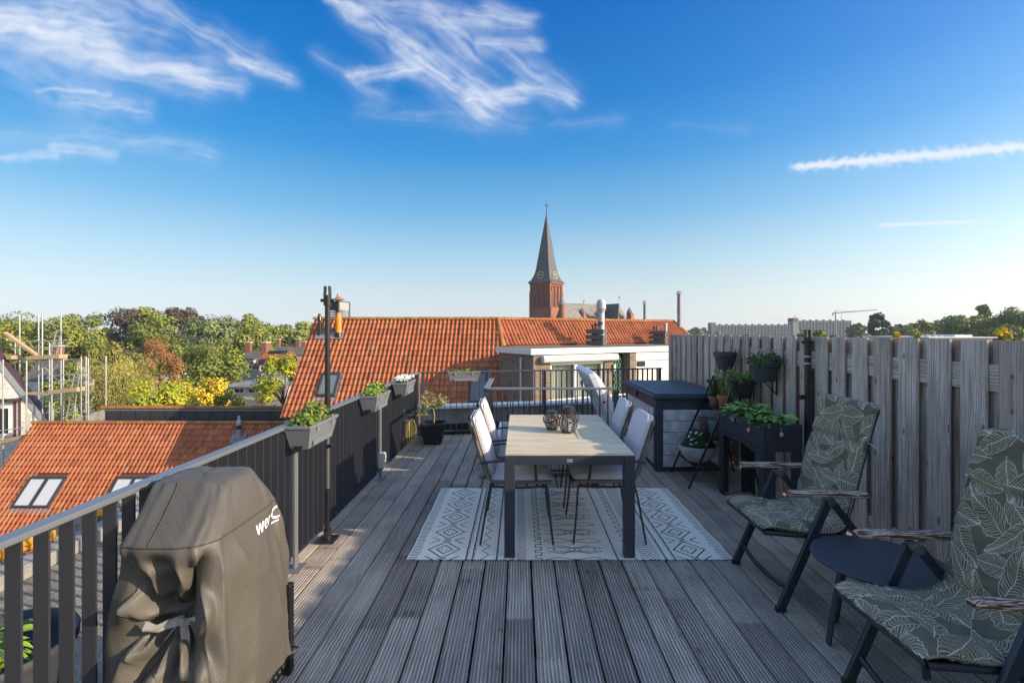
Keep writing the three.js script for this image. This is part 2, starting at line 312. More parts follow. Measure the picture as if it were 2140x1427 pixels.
// ---------------------------------------------------------------- setting: ground
const GROUND = -11;
structure(mesh('ground', triUV(new THREE.PlaneGeometry(3600, 2300).rotateX(-Math.PI / 2).translate(0, GROUND, -850)), M.ground));
structure(mesh('street', triUV(span(-70, 40, GROUND - 0.2, GROUND + 0.01, -48, -42)), M.street));

// ---------------------------------------------------------------- the building that carries the terrace
const backEdge = (x) => -(7.6 + (x + 1.56) * 0.225);            // the terrace's far edge is not square to the boards
{
  const b = thing('apartment_building', 'flat-roofed building that carries the wooden roof terrace', 'building');
  mesh('wall', triUV(span(-3.3, 9, GROUND, -0.3, -9.4, 4)), M.brickWall, b);
  mesh('roof_slab', triUV(span(-3.75, 9.2, -0.3, -0.1, -9.6, 4.2)), M.bitumen, b);
  // low parapet with pale metal capping beyond the far railing
  const dir = V3(1, 0, -0.225).normalize(), p0 = V3(-1.9, 0, backEdge(-1.9) - 0.75);
  const along = (t, y) => p0.clone().addScaledVector(dir, t).setY(y);
  mesh('parapet', triUV(bar(along(0, 0.105), along(6.6, 0.105), 0.16, 0.41, UPV)), M.concrete, b);
  mesh('parapet_dark_strip', bar(along(0, -0.02), along(6.6, -0.02), 0.24, 0.15, UPV), M.matteBlack, b);  // black strip at the parapet foot, where a dark gap shows
  for (let k = 0; k < 4; k++) mesh('parapet_cap', bar(along(k * 1.65, 0.335), along(k * 1.65 + 1.64, 0.335), 0.26, 0.05, UPV, 0.008), M.white, b);
  // kerb of the strip of roof outside the left railing, with loose stones and orange lichen along it
  for (let k = 0; k < 12; k++) mesh('kerb_stone', triUV(rspan(-3.55, -3.38, -0.1, 0.0, 2.2 - k * 0.98 - 0.965, 2.2 - k * 0.98, 0.01), k), M.concrete, b);
  const r = rng(5);
  for (let k = 0; k < 46; k++) {
    const s = 0.07 + 0.1 * r(), g = new THREE.IcosahedronGeometry(s, 2), p = g.attributes.position;
    for (let i = 0; i < p.count; i++) { const q = V3().fromBufferAttribute(p, i), f = 1 + 0.3 * n3(q.x * 14 + k, q.y * 14, q.z * 14); p.setXYZ(i, q.x * f, q.y * f * 0.6, q.z * f * 1.25); }
    g.computeVertexNormals();
    const o = mesh('stone', g, M.stone, b); o.position.set(-3.66 - 0.1 * r(), -0.06 + 0.03 * r(), 0.4 - k * 0.115 - 0.05 * r()); o.rotation.y = r() * 6;
  }
  for (const [z, s] of [[-3.52, 0.1], [-3.72, 0.13], [-4.28, 0.08], [-2.9, 0.06], [-5.1, 0.07]]) {
    const g = new THREE.IcosahedronGeometry(s, 3), p = g.attributes.position;
    for (let i = 0; i < p.count; i++) { const q = V3().fromBufferAttribute(p, i), f = 1 + 0.3 * n3(q.x * 12 + z, q.y * 12, q.z * 12) + 0.05 * n3(q.x * 45, q.y * 45, q.z * 45); p.setXYZ(i, q.x * f * 0.45, q.y * f * 0.4, q.z * f); }
    g.computeVertexNormals();
    const o = mesh('lichen_patch', triUV(g), M.lichen, b); o.position.set(-3.6, 0.04, z); o.userData = { label: 'bright orange cushion of lichen on the kerb' };
  }
}

// ---------------------------------------------------------------- deck of grooved boards, each board a mesh
{
  const deck = structure(new THREE.Group()); deck.name = 'deck'; scene.add(deck);
  const r = rng(31), pitch = 0.158, w = 0.145, t = 0.026, grooves = 8;
  const profile = new THREE.Shape();
  profile.moveTo(-w / 2, -t); profile.lineTo(-w / 2, -0.003); profile.lineTo(-w / 2 + 0.003, 0);
  for (let k = 0; k < grooves; k++) { const c = -w / 2 + (k + 0.5) * (w / grooves); profile.lineTo(c - 0.0052, 0); profile.lineTo(c - 0.0042, -0.011); profile.lineTo(c + 0.0042, -0.011); profile.lineTo(c + 0.0052, 0); }
  profile.lineTo(w / 2 - 0.003, 0); profile.lineTo(w / 2, -0.003); profile.lineTo(w / 2, -t); profile.closePath();
  const fixed = { 0: 2.79, 1: 2.45, 4: 2.6, 6: 3.0, 8: 2.75, 11: 3.1, 13: 2.85, '-3': 3.05, '-5': 2.7, '-7': 3.3, 9: 3.4 };
  for (let k = -10; k <= 16; k++) {
    const xc = -0.08 + k * pitch + pitch / 2, end = -backEdge(xc) + 0.02;
    const cuts = [-1.6]; let z = fixed[k] ?? 1.2 + 2.6 * r();
    while (z < end - 0.5) { cuts.push(z); z += 2.1 + 1.5 * r(); }
    cuts.push(end);
    for (let i = 0; i + 1 < cuts.length; i++) {
      const L = cuts[i + 1] - cuts[i] - 0.003;
      const g = triUV(new THREE.ExtrudeGeometry(profile, { depth: L, bevelEnabled: false, steps: 1 }), r() * 7, r() * 5, 'z');
      const o = mesh('board', g, M.deck[Math.floor(r() * 5)], deck);
      o.position.set(xc + (r() - 0.5) * 0.003, (r() - 0.5) * 0.002, -cuts[i] - L); o.rotation.y = (r() - 0.5) * 0.0006;
    }
  }
  const joists = []; for (let d = -1.2; d < 8.2; d += 0.55) joists.push(span(-1.66, 2.6, -0.1, -0.027, -d - 0.03, -d + 0.03));
  for (const g of joists) mesh('joist', g, M.matteBlack, deck);
}

// ---------------------------------------------------------------- metal railings: flat bars set edge-on to the run
function railing(label, runs, bh = 0.98, opts = {}) {
  const t = thing('metal_railing', label, 'railing');
  for (const [x0, z0, x1, z1, posts] of runs) {
    const a = V3(x0, 0, z0), b = V3(x1, 0, z1), L = a.distanceTo(b), e = b.clone().sub(a).normalize(), ang = Math.atan2(-e.z, e.x);
    const P = (s, y, off = 0) => V3(a.x + e.x * s + e.z * -off, y, a.z + e.z * s + e.x * off);
    const put = (name, g, m, s, y, off = 0) => { const o = mesh(name, g, m, t); o.position.copy(P(s, y, off)); o.rotation.y = ang; return o; };
    const cuts = [0, ...posts.slice(1, -1), L];
    for (let i = 0; i + 1 < cuts.length; i++) { const l = cuts[i + 1] - cuts[i]; put('top_rail', rbox(l - 0.002, 0.022, 0.062, 0.005), opts.railMat || M.rail, (cuts[i] + cuts[i + 1]) / 2, bh - 0.011); put('bottom_rail', rbox(l - 0.06, 0.012, 0.05, 0.003), M.paint, (cuts[i] + cuts[i + 1]) / 2, 0.066); }
    const barG = box(0.008, bh - 0.022 - 0.072, 0.05), n = Math.floor((L - 0.05) / 0.09), gap = L / (n + 1);
    for (let k = 1; k <= n; k++) { const s = k * gap; if (posts.some((q) => Math.abs(q - s) < 0.03)) continue; put('bar', barG, M.barPaint, s, (bh - 0.022 + 0.072) / 2); }
    for (const s of posts) { put('post', rbox(0.05, bh - 0.022, 0.02, 0.003), opts.postMat || M.paint, s, (bh - 0.022) / 2, opts.postOff || 0); put('foot_plate', rbox(0.14, 0.008, 0.11, 0.002), opts.postMat || M.paint, s, 0.004, opts.postOff || 0); }
  }
  return t;
}
railing('long dark railing along the terrace edge beside the covered barbecue', [[-1.55, 1.35, -1.55, -7.56, [0.05, 2.7, 4.72, 6.77, 8.87]]], 0.98, { postMat: M.postLit, postOff: 0.036 });
railing('dark railing at the far terrace edge in front of the orange roofs', [[-1.5, -7.6, 2.42, -7.6 - 3.98 * 0.225, [0.03, 1.93, 3.98]]], 0.98, { railMat: M.paint });
railing('low guard railing round the roof hatch behind the dining table', [[-0.37, -6.6, -0.37, -5.5, [0.04]], [-0.37, -5.5, 1.06, -5.5, [0.0, 1.43]]], 0.98, {});

// ---------------------------------------------------------------- roofs of pantiles
function pantile(tw, len) { // x across, y up the slope, z out of the roof; one roll and one pan
  const n = 10, zx = (q) => (q > 0.5 ? 0.052 * Math.sqrt(Math.max(0, 1 - Math.pow((q - 0.76) / 0.25, 2))) : -0.012 * Math.sin(q / 0.5 * Math.PI)) + 0.004;
  const pos = [], idx = [];
  const rows = [[0, 0.006, 1], [0, 0.05, 1], [len, 0.004, 1]];
  for (const [y, dz] of rows) for (let i = 0; i <= n; i++) { const q = i / n; pos.push(q * tw * 1.04, y + (dz === 0.006 ? 0.004 : 0), zx(q) + dz); }
  for (let j = 0; j < 2; j++) for (let i = 0; i < n; i++) { const a = j * (n + 1) + i, b = a + 1, c = a + n + 1, d = c + 1; idx.push(a, b, c, b, d, c); }
  const g = new THREE.BufferGeometry(); g.setAttribute('position', new THREE.Float32BufferAttribute(pos, 3)); g.setIndex(idx);
  return toCreasedNormals(g, 0.9);
}
const TILE = pantile(0.205, 0.37);
const inFrame = (p) => { const d = -p.z; if (d < 1) return false; const u = CU + FOC * p.x / d, v = CV - FOC * (p.y - EYE) / d; return u > -20 && u < 2160 && v > 560 && v < 1440; };
function tileRoof(parent, name, O, e, nrm, pitch, cols, rows, keep, seed, maxParts = 300) {
  const roof = new THREE.Group(); roof.name = name; parent.add(roof);
  const s = nrm.clone().multiplyScalar(Math.cos(pitch)).setY(-Math.sin(pitch)), up = s.clone().negate(), nn = nrm.clone().multiplyScalar(Math.sin(pitch)).setY(Math.cos(pitch));
  const r = rng(seed), list = [], g0 = 0.33, tw = 0.205, inv = parent.matrixWorld.clone().invert();
  for (let j = 0; j < rows; j++) for (let i = 0; i < cols; i++) {
    if (!keep(i * tw + tw / 2, j * g0 + g0 / 2)) continue;
    const p = O.clone().addScaledVector(e, i * tw).addScaledVector(s, (j + 1) * g0).addScaledVector(nn, 0.02 + 0.004 * (r() - 0.5));
    const tl = (r() - 0.5) * 0.02, m = new THREE.Matrix4().makeBasis(e.clone().addScaledVector(up, tl).normalize(), up.clone().addScaledVector(e, -tl).normalize(), nn).setPosition(p);
    list.push({ m, p, tone: r() < 0.85 ? Math.floor(r() * 4) : 4 + Math.floor(r() * 2), k: 0.82 + 0.32 * r(), d: inFrame(p) ? p.distanceTo(camera.position) : 1e6 });
  }
  list.sort((a, b) => a.d - b.d);
  list.slice(0, maxParts).forEach((t) => { const o = mesh('roof_tile', TILE, M.tile[t.tone], roof); t.m.decompose(o.position, o.quaternion, o.scale); });
  const rest = list.slice(maxParts);
  if (rest.length) {
    const im = new THREE.InstancedMesh(TILE, std(C(1, 1, 1), 0.75), rest.length); im.name = 'roof_tiles'; im.castShadow = im.receiveShadow = true;
    rest.forEach((t, i) => { im.setMatrixAt(i, t.m); im.setColorAt(i, M.tile[t.tone].color.clone()); });
    stuff(im); roof.add(im);
  }
  return { roof, s, nn };
}
// round cap tiles along a line
function capTiles(parent, p, q, seed, step = 0.36, r0 = 0.12) {
  const r = rng(seed), L = p.distanceTo(q), n = Math.max(1, Math.round(L / step)), e = q.clone().sub(p).normalize();
  const side = e.clone().cross(UPV).normalize(), nn = side.clone().cross(e).normalize();
  const g = new THREE.CylinderGeometry(r0, r0 * 1.12, L / n + 0.04, 10, 1, false, -Math.PI / 2, Math.PI);   // half round, its back along +z
  for (let i = 0; i < n; i++) { const o = mesh('ridge_tile', g, M.ridge[Math.floor(r() * 4)], parent); o.quaternion.setFromRotationMatrix(new THREE.Matrix4().makeBasis(e.clone().cross(nn), e, nn)); o.position.copy(p).addScaledVector(e, (i + 0.5) * L / n).addScaledVector(nn, -0.01 + 0.012 * r()); }
}
function roofSheet(parent, name, pts, m, nn, t = 0.05) { return mesh(name, poly(pts, t, nn), m, parent); }
// a skylight lying in a roof plane: centre c, width w along e, length l along the slope
function skylight(parent, label, c, e, s, nn, w, l, pane, bars = 1) {
  const k = new THREE.Group(); k.name = 'skylight'; parent.add(k); if (label) k.userData = { label };
  k.quaternion.setFromRotationMatrix(new THREE.Matrix4().makeBasis(e, s.clone().negate(), nn)); k.position.copy(c);
  mesh('flashing', [box(w + 0.28, 0.24, 0.03, 0, -l / 2 - 0.12, 0.06), box(w + 0.2, l + 0.1, 0.05, 0, 0, 0.05)], M.lead, k);
  for (let i = 0; i < bars; i++) {
    const ww = w / bars, x = (i + 0.5) * ww - w / 2;
    mesh('frame', [box(0.07, l, 0.1, x - ww / 2 + 0.04, 0, 0.11), box(0.07, l, 0.1, x + ww / 2 - 0.04, 0, 0.11), box(ww - 0.15, 0.09, 0.1, x, -l / 2 + 0.045, 0.11), box(ww - 0.15, 0.13, 0.12, x, l / 2 - 0.065, 0.12)], M.leadDark, k);
    mesh('pane', box(ww - 0.15, l - 0.22, 0.02, x, -0.02, 0.12), pane, k);
  }
  return k;
}
const PITCH = 50 * Math.PI / 180, EX = V3(1, 0, 0), EZ = V3(0, 0, 1), TAN = Math.tan(PITCH);
const R0 = V3(-1.1, 2.17, -25);                                    // where the two roofs' ridges meet
const A30 = Math.PI / 6, E2 = V3(Math.cos(A30), 0, -Math.sin(A30)), N2 = V3(Math.sin(A30), 0, Math.cos(A30));
{ // tall house with the steep orange roof
  const h = thing('terraced_house', 'house with a steep orange pantile roof facing the terrace and two roof windows', 'house');
  const x0 = -10.25, rows = 17, sl = rows * 0.33, run = sl * Math.cos(PITCH), drop = sl * Math.sin(PITCH);
  const { roof, s, nn } = tileRoof(h, 'roof', V3(x0, R0.y, R0.z), EX, EZ, PITCH, 52, rows, (x, y) => x < R0.x - x0 + 0.268 * y * Math.cos(PITCH) + 0.05 && !(x > 1.28 && x < 2.1 && y > 3.3 && y < 4.55) && !(x > 8.0 && x < 8.8 && y > 3.2 && y < 4.9), 41);
  roofSheet(h, 'roof_deck', [V3(x0, R0.y, R0.z), V3(x0, R0.y - drop, R0.z + run), V3(R0.x + 0.268 * run, R0.y - drop, R0.z + run), V3(R0.x, R0.y, R0.z)], M.underlay, nn, 0.06);
  roofSheet(h, 'back_slope', [V3(x0, R0.y, R0.z), V3(R0.x, R0.y, R0.z), V3(R0.x, R0.y - drop, R0.z - run), V3(x0, R0.y - drop, R0.z - run)], M.tile[1], V3(0, Math.cos(PITCH), -Math.sin(PITCH)), 0.06);
  capTiles(roof, V3(x0 - 0.05, R0.y + 0.02, R0.z), V3(R0.x, R0.y + 0.02, R0.z), 42);
  const yb = R0.y - drop;
  mesh('wall', triUV(span(x0 + 0.12, R0.x + 0.9, GROUND, yb - 0.02, R0.z - run + 0.2, R0.z + run - 0.25)), M.brickWall, h);
  mesh('gable', poly([V3(x0 + 0.1, yb, R0.z - run + 0.2), V3(x0 + 0.1, yb, R0.z + run - 0.2), V3(x0 + 0.1, R0.y - 0.12, R0.z)], 0.1, V3(-1, 0, 0)), M.brickWall, h);
  const on = (x, y) => V3(x, R0.y, R0.z).addScaledVector(s, y);
  skylight(h, 'roof window halfway down the roof near the gable', on(-8.56, 3.93), EX, s, nn, 0.82, 1.25, M.glassGrey);
  skylight(h, 'roof window low on the roof beside the brick side wall', on(-1.85, 4.05), EX, s, nn, 0.8, 1.7, M.glassGrey);
  // vents through the roof near the ridge
  const v = new THREE.Group(); v.name = 'roof_vent'; h.add(v); v.position.copy(on(-9.3, 0.95)).addScaledVector(nn, 0.1);
  mesh('flashing', bar(V3(-0.6, -0.12, 0.1), V3(0.75, -0.12, 0.1), 0.04, 0.42, s), M.lead, v);
  mesh('black_pipe', [rod(V3(-0.42, -0.1, 0.05), V3(-0.42, 0.62, 0.05), 0.1, 0.1, 12), rod(V3(-0.42, 0.62, 0.05), V3(-0.42, 0.95, 0.05), 0.13, 0.06, 12)], M.pole, v);
  mesh('short_pipe', [rod(V3(0.04, -0.1, 0.1), V3(0.04, 0.34, 0.1), 0.08, 0.08, 12), rod(V3(0.04, 0.34, 0.1), V3(0.04, 0.5, 0.1), 0.05, 0.05, 10)], M.pole, v);
  mesh('orange_pipe', [rod(V3(0.5, 0.02, 0.05), V3(0.5, 0.6, 0.05), 0.15, 0.14, 14), rod(V3(0.5, 0.6, 0.05), V3(0.5, 0.98, 0.05), 0.16, 0.09, 14)], M.orangePipe, v);
  mesh('pipe_collar', rod(V3(0.5, -0.2, 0.05), V3(0.5, 0.03, 0.05), 0.19, 0.16, 14), M.pole, v);
}
{ // louvred chimney casing behind the ridge
  const t = thing('chimney_casing', 'dark louvred chimney casing with a rusty cowl behind the orange ridge', 'chimney', at(707, 668, 27).setY(0).toArray(), -0.42);
  const w = 0.78, y0 = 1.2, y1 = 3.15;
  for (const [x, z] of [[-1, -1], [1, -1], [-1, 1], [1, 1]]) mesh('corner_post', span(x * w / 2 - 0.04, x * w / 2 + 0.04, y0, y1, z * w / 2 - 0.04, z * w / 2 + 0.04), M.louvre, t);
  for (const [a, b] of [[y0, 2.32], [2.72, y1]]) for (const sgn of [-1, 1]) { mesh('panel', span(-w / 2 + 0.04, w / 2 - 0.04, a, b, sgn * w / 2 - 0.02, sgn * w / 2 + 0.02), M.leadDark, t); mesh('panel', span(sgn * w / 2 - 0.02, sgn * w / 2 + 0.02, a, b, -w / 2 + 0.04, w / 2 - 0.04), M.zinc, t); }  // dark front and pale side panels carry shade and sunlight in their colour
  for (let k = 0; k < 4; k++) for (const sgn of [-1, 1]) { mesh('louvre_slat', span(-w / 2 + 0.04, w / 2 - 0.04, 2.36 + k * 0.09, 2.4 + k * 0.09, sgn * w / 2 - 0.03, sgn * w / 2 + 0.03), M.lead, t); mesh('louvre_slat', span(sgn * w / 2 - 0.03, sgn * w / 2 + 0.03, 2.36 + k * 0.09, 2.4 + k * 0.09, -w / 2 + 0.04, w / 2 - 0.04), M.lead, t); }
  mesh('inner_flue', rod(V3(0, 0.4, 0), V3(0, 3.3, 0), 0.16, 0.16, 14), M.lead, t);
  mesh('cover_plate', span(-w / 2 - 0.03, w / 2 + 0.03, y1, y1 + 0.04, -w / 2 - 0.03, w / 2 + 0.03), M.leadDark, t);
  mesh('cowl', [rod(V3(0, 3.28, 0), V3(0, 3.46, 0), 0.34, 0.08, 16), rod(V3(-0.06, 3.44, 0), V3(-0.06, 3.62, 0), 0.05, 0.04, 8)], M.terracotta, t);
}
{ // corner house: roof wing that recedes, and the flat-roofed dormer storey with brick front
  const h = thing('corner_house', 'house with a receding orange roof above a flat-roofed brick and white storey', 'house');
  const O = R0.clone(), rows = 5, Lr = 12.3;
  const { roof, s, nn } = tileRoof(h, 'roof', O.clone().addScaledVector(E2, -1.2), E2, N2, PITCH, 70, rows, (x, y) => x - 1.2 > -0.268 * y * Math.cos(PITCH) - 0.02 && x - 1.2 < Lr + 0.55 * y, 51);
  const sl = rows * 0.33 + 0.1, run = sl * Math.cos(PITCH), drop = sl * Math.sin(PITCH);
  const P = (a, n, y) => O.clone().addScaledVector(E2, a).addScaledVector(N2, n).setY(y);
  roofSheet(h, 'roof_deck', [P(0, 0, O.y), P(-0.268 * run, run, O.y - drop), P(Lr + 0.9, run, O.y - drop), P(Lr, 0, O.y)], M.underlay, nn, 0.06);
  roofSheet(h, 'back_slope', [P(0, 0, O.y), P(Lr, 0, O.y), P(Lr + 2, -4, O.y - 4.6), P(-1, -4, O.y - 4.6)], M.tile[1], V3(-N2.x * 0.76, 0.64, -N2.z * 0.76), 0.06);
  roofSheet(h, 'end_slope', [P(Lr, 0, O.y), P(Lr + 1.0, run, O.y - drop), P(Lr + 2.2, run + 0.5, O.y - 3), P(Lr + 2, -4, O.y - 4.6)], M.tile[0], E2, 0.05);
  capTiles(roof, P(0, 0, O.y + 0.02), P(Lr, 0, O.y + 0.02), 52); capTiles(roof, P(0, 0, O.y + 0.03), P(-0.268 * run, run, O.y - drop + 0.03), 53); capTiles(roof, P(Lr, 0, O.y + 0.02), P(Lr + 1.0, run, O.y - drop + 0.02), 54);
  // dormer storey, local frame at its front corner
  const d = new THREE.Group(); d.name = 'dormer'; h.add(d); d.position.set(0.555, 0, -20); d.rotation.y = A30;
  const uOn = (u) => { const k = (u - CU) / FOC; return (20 * k - 0.555) / (E2.x - 0.5 * k); };
  const yOn = (u, v, z = 0) => { const t = uOn(u); return EYE - (v - CV) / FOC * (20 + 0.5 * t); };
  const yT = 0.8, yF = -1.9;
  mesh('flat_roof', [triUV(span(-0.05, 12.4, 0.78, 0.88, -3.05, 0.05)), triUV(span(1.0, 12.4, 0.78, 0.88, -4.25, -3.0505))], M.gravel, d);
  mesh('fascia', [span(-0.12, 12.4, 0.66, 0.9, 0.05, 0.1), span(-0.17, -0.12, 0.66, 0.9, -3.0, 0.1)], M.cream, d);
  mesh('wall', triUV(span(0, 12.2, GROUND, 0.779, -3.0, -1.0)), M.brickWall, d);
  mesh('side_wall', triUV(span(-0.002, 0.25, yF - 8, 0.778, -2.98, -0.25), 0, 0, 'x'), M.brickWall, d);
  const X = {}; for (const u of [1117, 1148, 1152, 1207, 1264, 1281, 1317, 1330, 1360, 1394]) X[u] = uOn(u);
  mesh('brick_front', triUV(span(0, X[1150] ?? X[1148] + 0.05, yF, 0.778, -0.25, 0)), M.brickWall, d);
  mesh('brick_pier', triUV(span(X[1264], X[1281], yF, 0.778, -0.5, 0)), M.brickWall, d);
  mesh('brick_pier', triUV(span(X[1317], X[1330], yF, 0.778, -0.5, 0)), M.brickWall, d);
  mesh('white_panel', span(X[1148] + 0.05, X[1264], yOn(1200, 757), 0.778, -0.25, -0.04), M.cream, d);
  mesh('white_panel', span(X[1330], 12.2, yOn(1360, 752), 0.778, -0.25, -0.02), M.cream, d);
  mesh('wall_below', triUV(span(0, 12.2, GROUND, yF - 0.002, -1.0, 0)), M.brickWall, d);
  const brickG = box(0.21, 0.052, 0.012);
  const bricks = (a0, a1, y0, y1, place, seed) => {
    const r = rng(seed), ms = [], cs = [];
    for (let j = 0, y = y0 + 0.03; y < y1 - 0.02; y += 0.0625, j++) for (let a = a0 + (j % 2 ? 0.0 : 0.11); a < a1; a += 0.22) {
      const l = Math.max(a, a0) , w = Math.min(a + 0.21, a1) - l; if (w < 0.05) continue;
      const m = place(l + w / 2, y); m.multiply(new THREE.Matrix4().makeScale(w / 0.21, 1, 1)); ms.push(m);
      const k = 0.72 + 0.5 * r(), q = r(); cs.push(C(lerp(0.2, 0.27, q) * k, lerp(0.165, 0.19, q) * k, lerp(0.13, 0.13, q) * k));
    }
    const im = new THREE.InstancedMesh(brickG, std(C(1, 1, 1), 0.9), ms.length); im.name = 'brickwork'; ms.forEach((m, i) => { im.setMatrixAt(i, m); im.setColorAt(i, cs[i]); }); im.castShadow = im.receiveShadow = true; stuff(im); d.add(im);
  };
  const onFront = (x, y) => new THREE.Matrix4().setPosition(x, y, 0.004), onSide = (x, y) => new THREE.Matrix4().makeRotationY(-Math.PI / 2).setPosition(-0.006, y, -x);
  bricks(0.02, X[1148] + 0.04, yF, 0.66, onFront, 71); bricks(X[1264], X[1281], yF, 0.66, onFront, 72); bricks(X[1317], X[1330], yF, 0.66, onFront, 73); bricks(0.25, 2.97, -3.2, 0.66, onSide, 74);
  // awning box
  const aw = [X[1148] - 0.42, X[1281] + 0.09, yOn(1200, 756), yOn(1200, 741)];
  mesh('awning_box', new THREE.CylinderGeometry((aw[3] - aw[2]) / 2, (aw[3] - aw[2]) / 2, aw[1] - aw[0], 14).rotateZ(Math.PI / 2).translate((aw[0] + aw[1]) / 2, (aw[2] + aw[3]) / 2, 0.16), M.cream, d);
  // sliding windows with curtains
  const wy0 = yF + 0.1, wy1 = yOn(1200, 757);
  for (const [a, b] of [[X[1148] + 0.08, X[1207]], [X[1207], X[1264] - 0.02]]) {
    const w = new THREE.Group(); w.name = 'sliding_window'; d.add(w);
    mesh('frame', [span(a, a + 0.09, wy0, wy1, -0.2, -0.08), span(b - 0.09, b, wy0, wy1, -0.2, -0.08), span(a + 0.09, b - 0.09, wy1 - 0.1, wy1, -0.2, -0.08), span(a + 0.09, b - 0.09, wy0, wy0 + 0.12, -0.2, -0.08)], M.white, w);
    mesh('pane', span(a + 0.09, b - 0.09, wy0 + 0.12, wy1 - 0.1, -0.15, -0.145), new THREE.MeshPhysicalMaterial({ color: C(0.9, 0.95, 0.93), transmission: 1, roughness: 0.03, thickness: 0, side: THREE.DoubleSide }), w);
    mesh('curtain', gridGeo(60, 2, (u, v) => [lerp(a + 0.1, b - 0.1, u), lerp(wy0 + 0.12, wy1 - 0.12, v), -0.36 + 0.045 * Math.sin(u * 75 + 2 * Math.sin(u * 9)) + 0.02 * Math.sin(u * 190)]), M.curtain, w);
  }
  // recess with trellis, white door with a small window
  mesh('recess_wall', triUV(span(X[1281], X[1317], yF, 0.778, -0.98, -0.9)), M.brickRed, d);
  const tr = [], tx0 = X[1281] + 0.06, tx1 = tx0 + 0.72, ty0 = yF + 0.3, ty1 = yOn(1300, 748);
  for (let k = -9; k < 12; k++) for (const q of [1, -1]) {
    const yA = ty0 + k * 0.3, pts = []; // clip the diagonal lath to the panel
    const x0 = q > 0 ? tx0 : tx1, x1 = q > 0 ? tx1 : tx0, h2 = (tx1 - tx0) * 1.7; let a = 0, b = 1; if (yA < ty0) a = (ty0 - yA) / h2; if (yA + h2 > ty1) b = (ty1 - yA) / h2;
    if (b - a > 0.05 && a < 1 && b > 0) tr.push(bar(V3(lerp(x0, x1, a), yA + h2 * a, -0.3 + q * 0.006), V3(lerp(x0, x1, b), yA + h2 * b, -0.3 + q * 0.006), 0.018, 0.01));
  }
  mesh('trellis', tr, M.trellis, d);
  const dr = new THREE.Group(); dr.name = 'door'; d.add(dr);
  mesh('door_leaf', [span(X[1330], X[1360] + 0.3, yF, yOn(1345, 752), -0.2, -0.1), span(X[1360] + 0.32, 12.1, yF, yOn(1345, 752), -0.2, -0.12)], M.cream, dr);
  mesh('pane', span(X[1330] + 0.12, X[1360] - 0.25, yOn(1345, 766), yOn(1345, 755), -0.1, -0.085), M.glass, dr);
  mesh('lower_panel', span(X[1330] + 0.12, X[1360] - 0.3, yF + 0.3, yOn(1345, 772), -0.1, -0.09), M.curtain, dr);
  mesh('downpipe', [rod(V3(-0.06, yF - 1, -0.9), V3(-0.06, 0.52, -0.9), 0.055, 0.055, 8)], M.whiteRough, d);
  mesh('wall_lamp', [rbox(0.1, 0.3, 0.1, 0.03, X[1281] + 0.02, yOn(1281, 768), 0.08)], M.white, d);
  // balcony with white bars
  const bal = new THREE.Group(); bal.name = 'balcony'; d.add(bal);
  mesh('floor', span(-0.2, 12.1, yF - 0.25, yF - 0.01, 0.012, 1.4), M.concrete, bal);
  mesh('hand_rail', span(-0.2, 12.1, -1.02, -0.97, 1.33, 1.38), M.white, bal);
  mesh('mid_rail', span(-0.2, 12.1, -1.5, -1.46, 1.34, 1.37), M.white, bal);
  for (let k = 0; k < 62; k++) mesh('baluster', span(-0.18 + k * 0.2, -0.155 + k * 0.2, yF, -1.021, 1.345, 1.365), M.white, bal);
  mesh('brick_sill', triUV(span(0.4, 2.6, yF - 0.3, -1.2, 0.9, 1.3)), M.brickWall, bal);
}
// flues and louvred boxes on that flat roof
function louvreBox(label, pos, turn, w, dep, h, withFlue) {
  const t = thing('vent_housing', label, 'roof vent', pos, turn, undefined);
  for (let k = 0; k < 3; k++) { const y0 = k * h / 3 + 0.02, y1 = y0 + h / 3 - 0.07;
    mesh('slat', span(-w / 2, w / 2, y0, y1, dep / 2 - 0.02, dep / 2), M.louvre, t); mesh('slat', span(-w / 2, w / 2, y0, y1, -dep / 2, -dep / 2 + 0.02), M.louvre, t);
    mesh('end_slat', span(w / 2 + 0.002, w / 2 + 0.022, y0, y1, -dep / 2, dep / 2), M.louvre, t); mesh('end_slat', span(-w / 2 - 0.022, -w / 2 - 0.002, y0, y1, -dep / 2, dep / 2), M.louvre, t); }
  mesh('fan_body', [rod(V3(-0.1, 0, 0), V3(-0.1, h * 0.86, 0), w * 0.2, w * 0.2, 14), rod(V3(w * 0.25, 0, 0), V3(w * 0.25, h * 0.8, 0), 0.1, 0.1, 10)], M.leadDark, t);
  for (const [x, hh] of [[-w * 0.3, 0.2], [-w * 0.12, 0.28]]) mesh('pipe', rod(V3(x, h * 0.6, -0.1), V3(x, h + hh, -0.1), 0.05, 0.05, 8), M.louvre, t);
  return t;
}
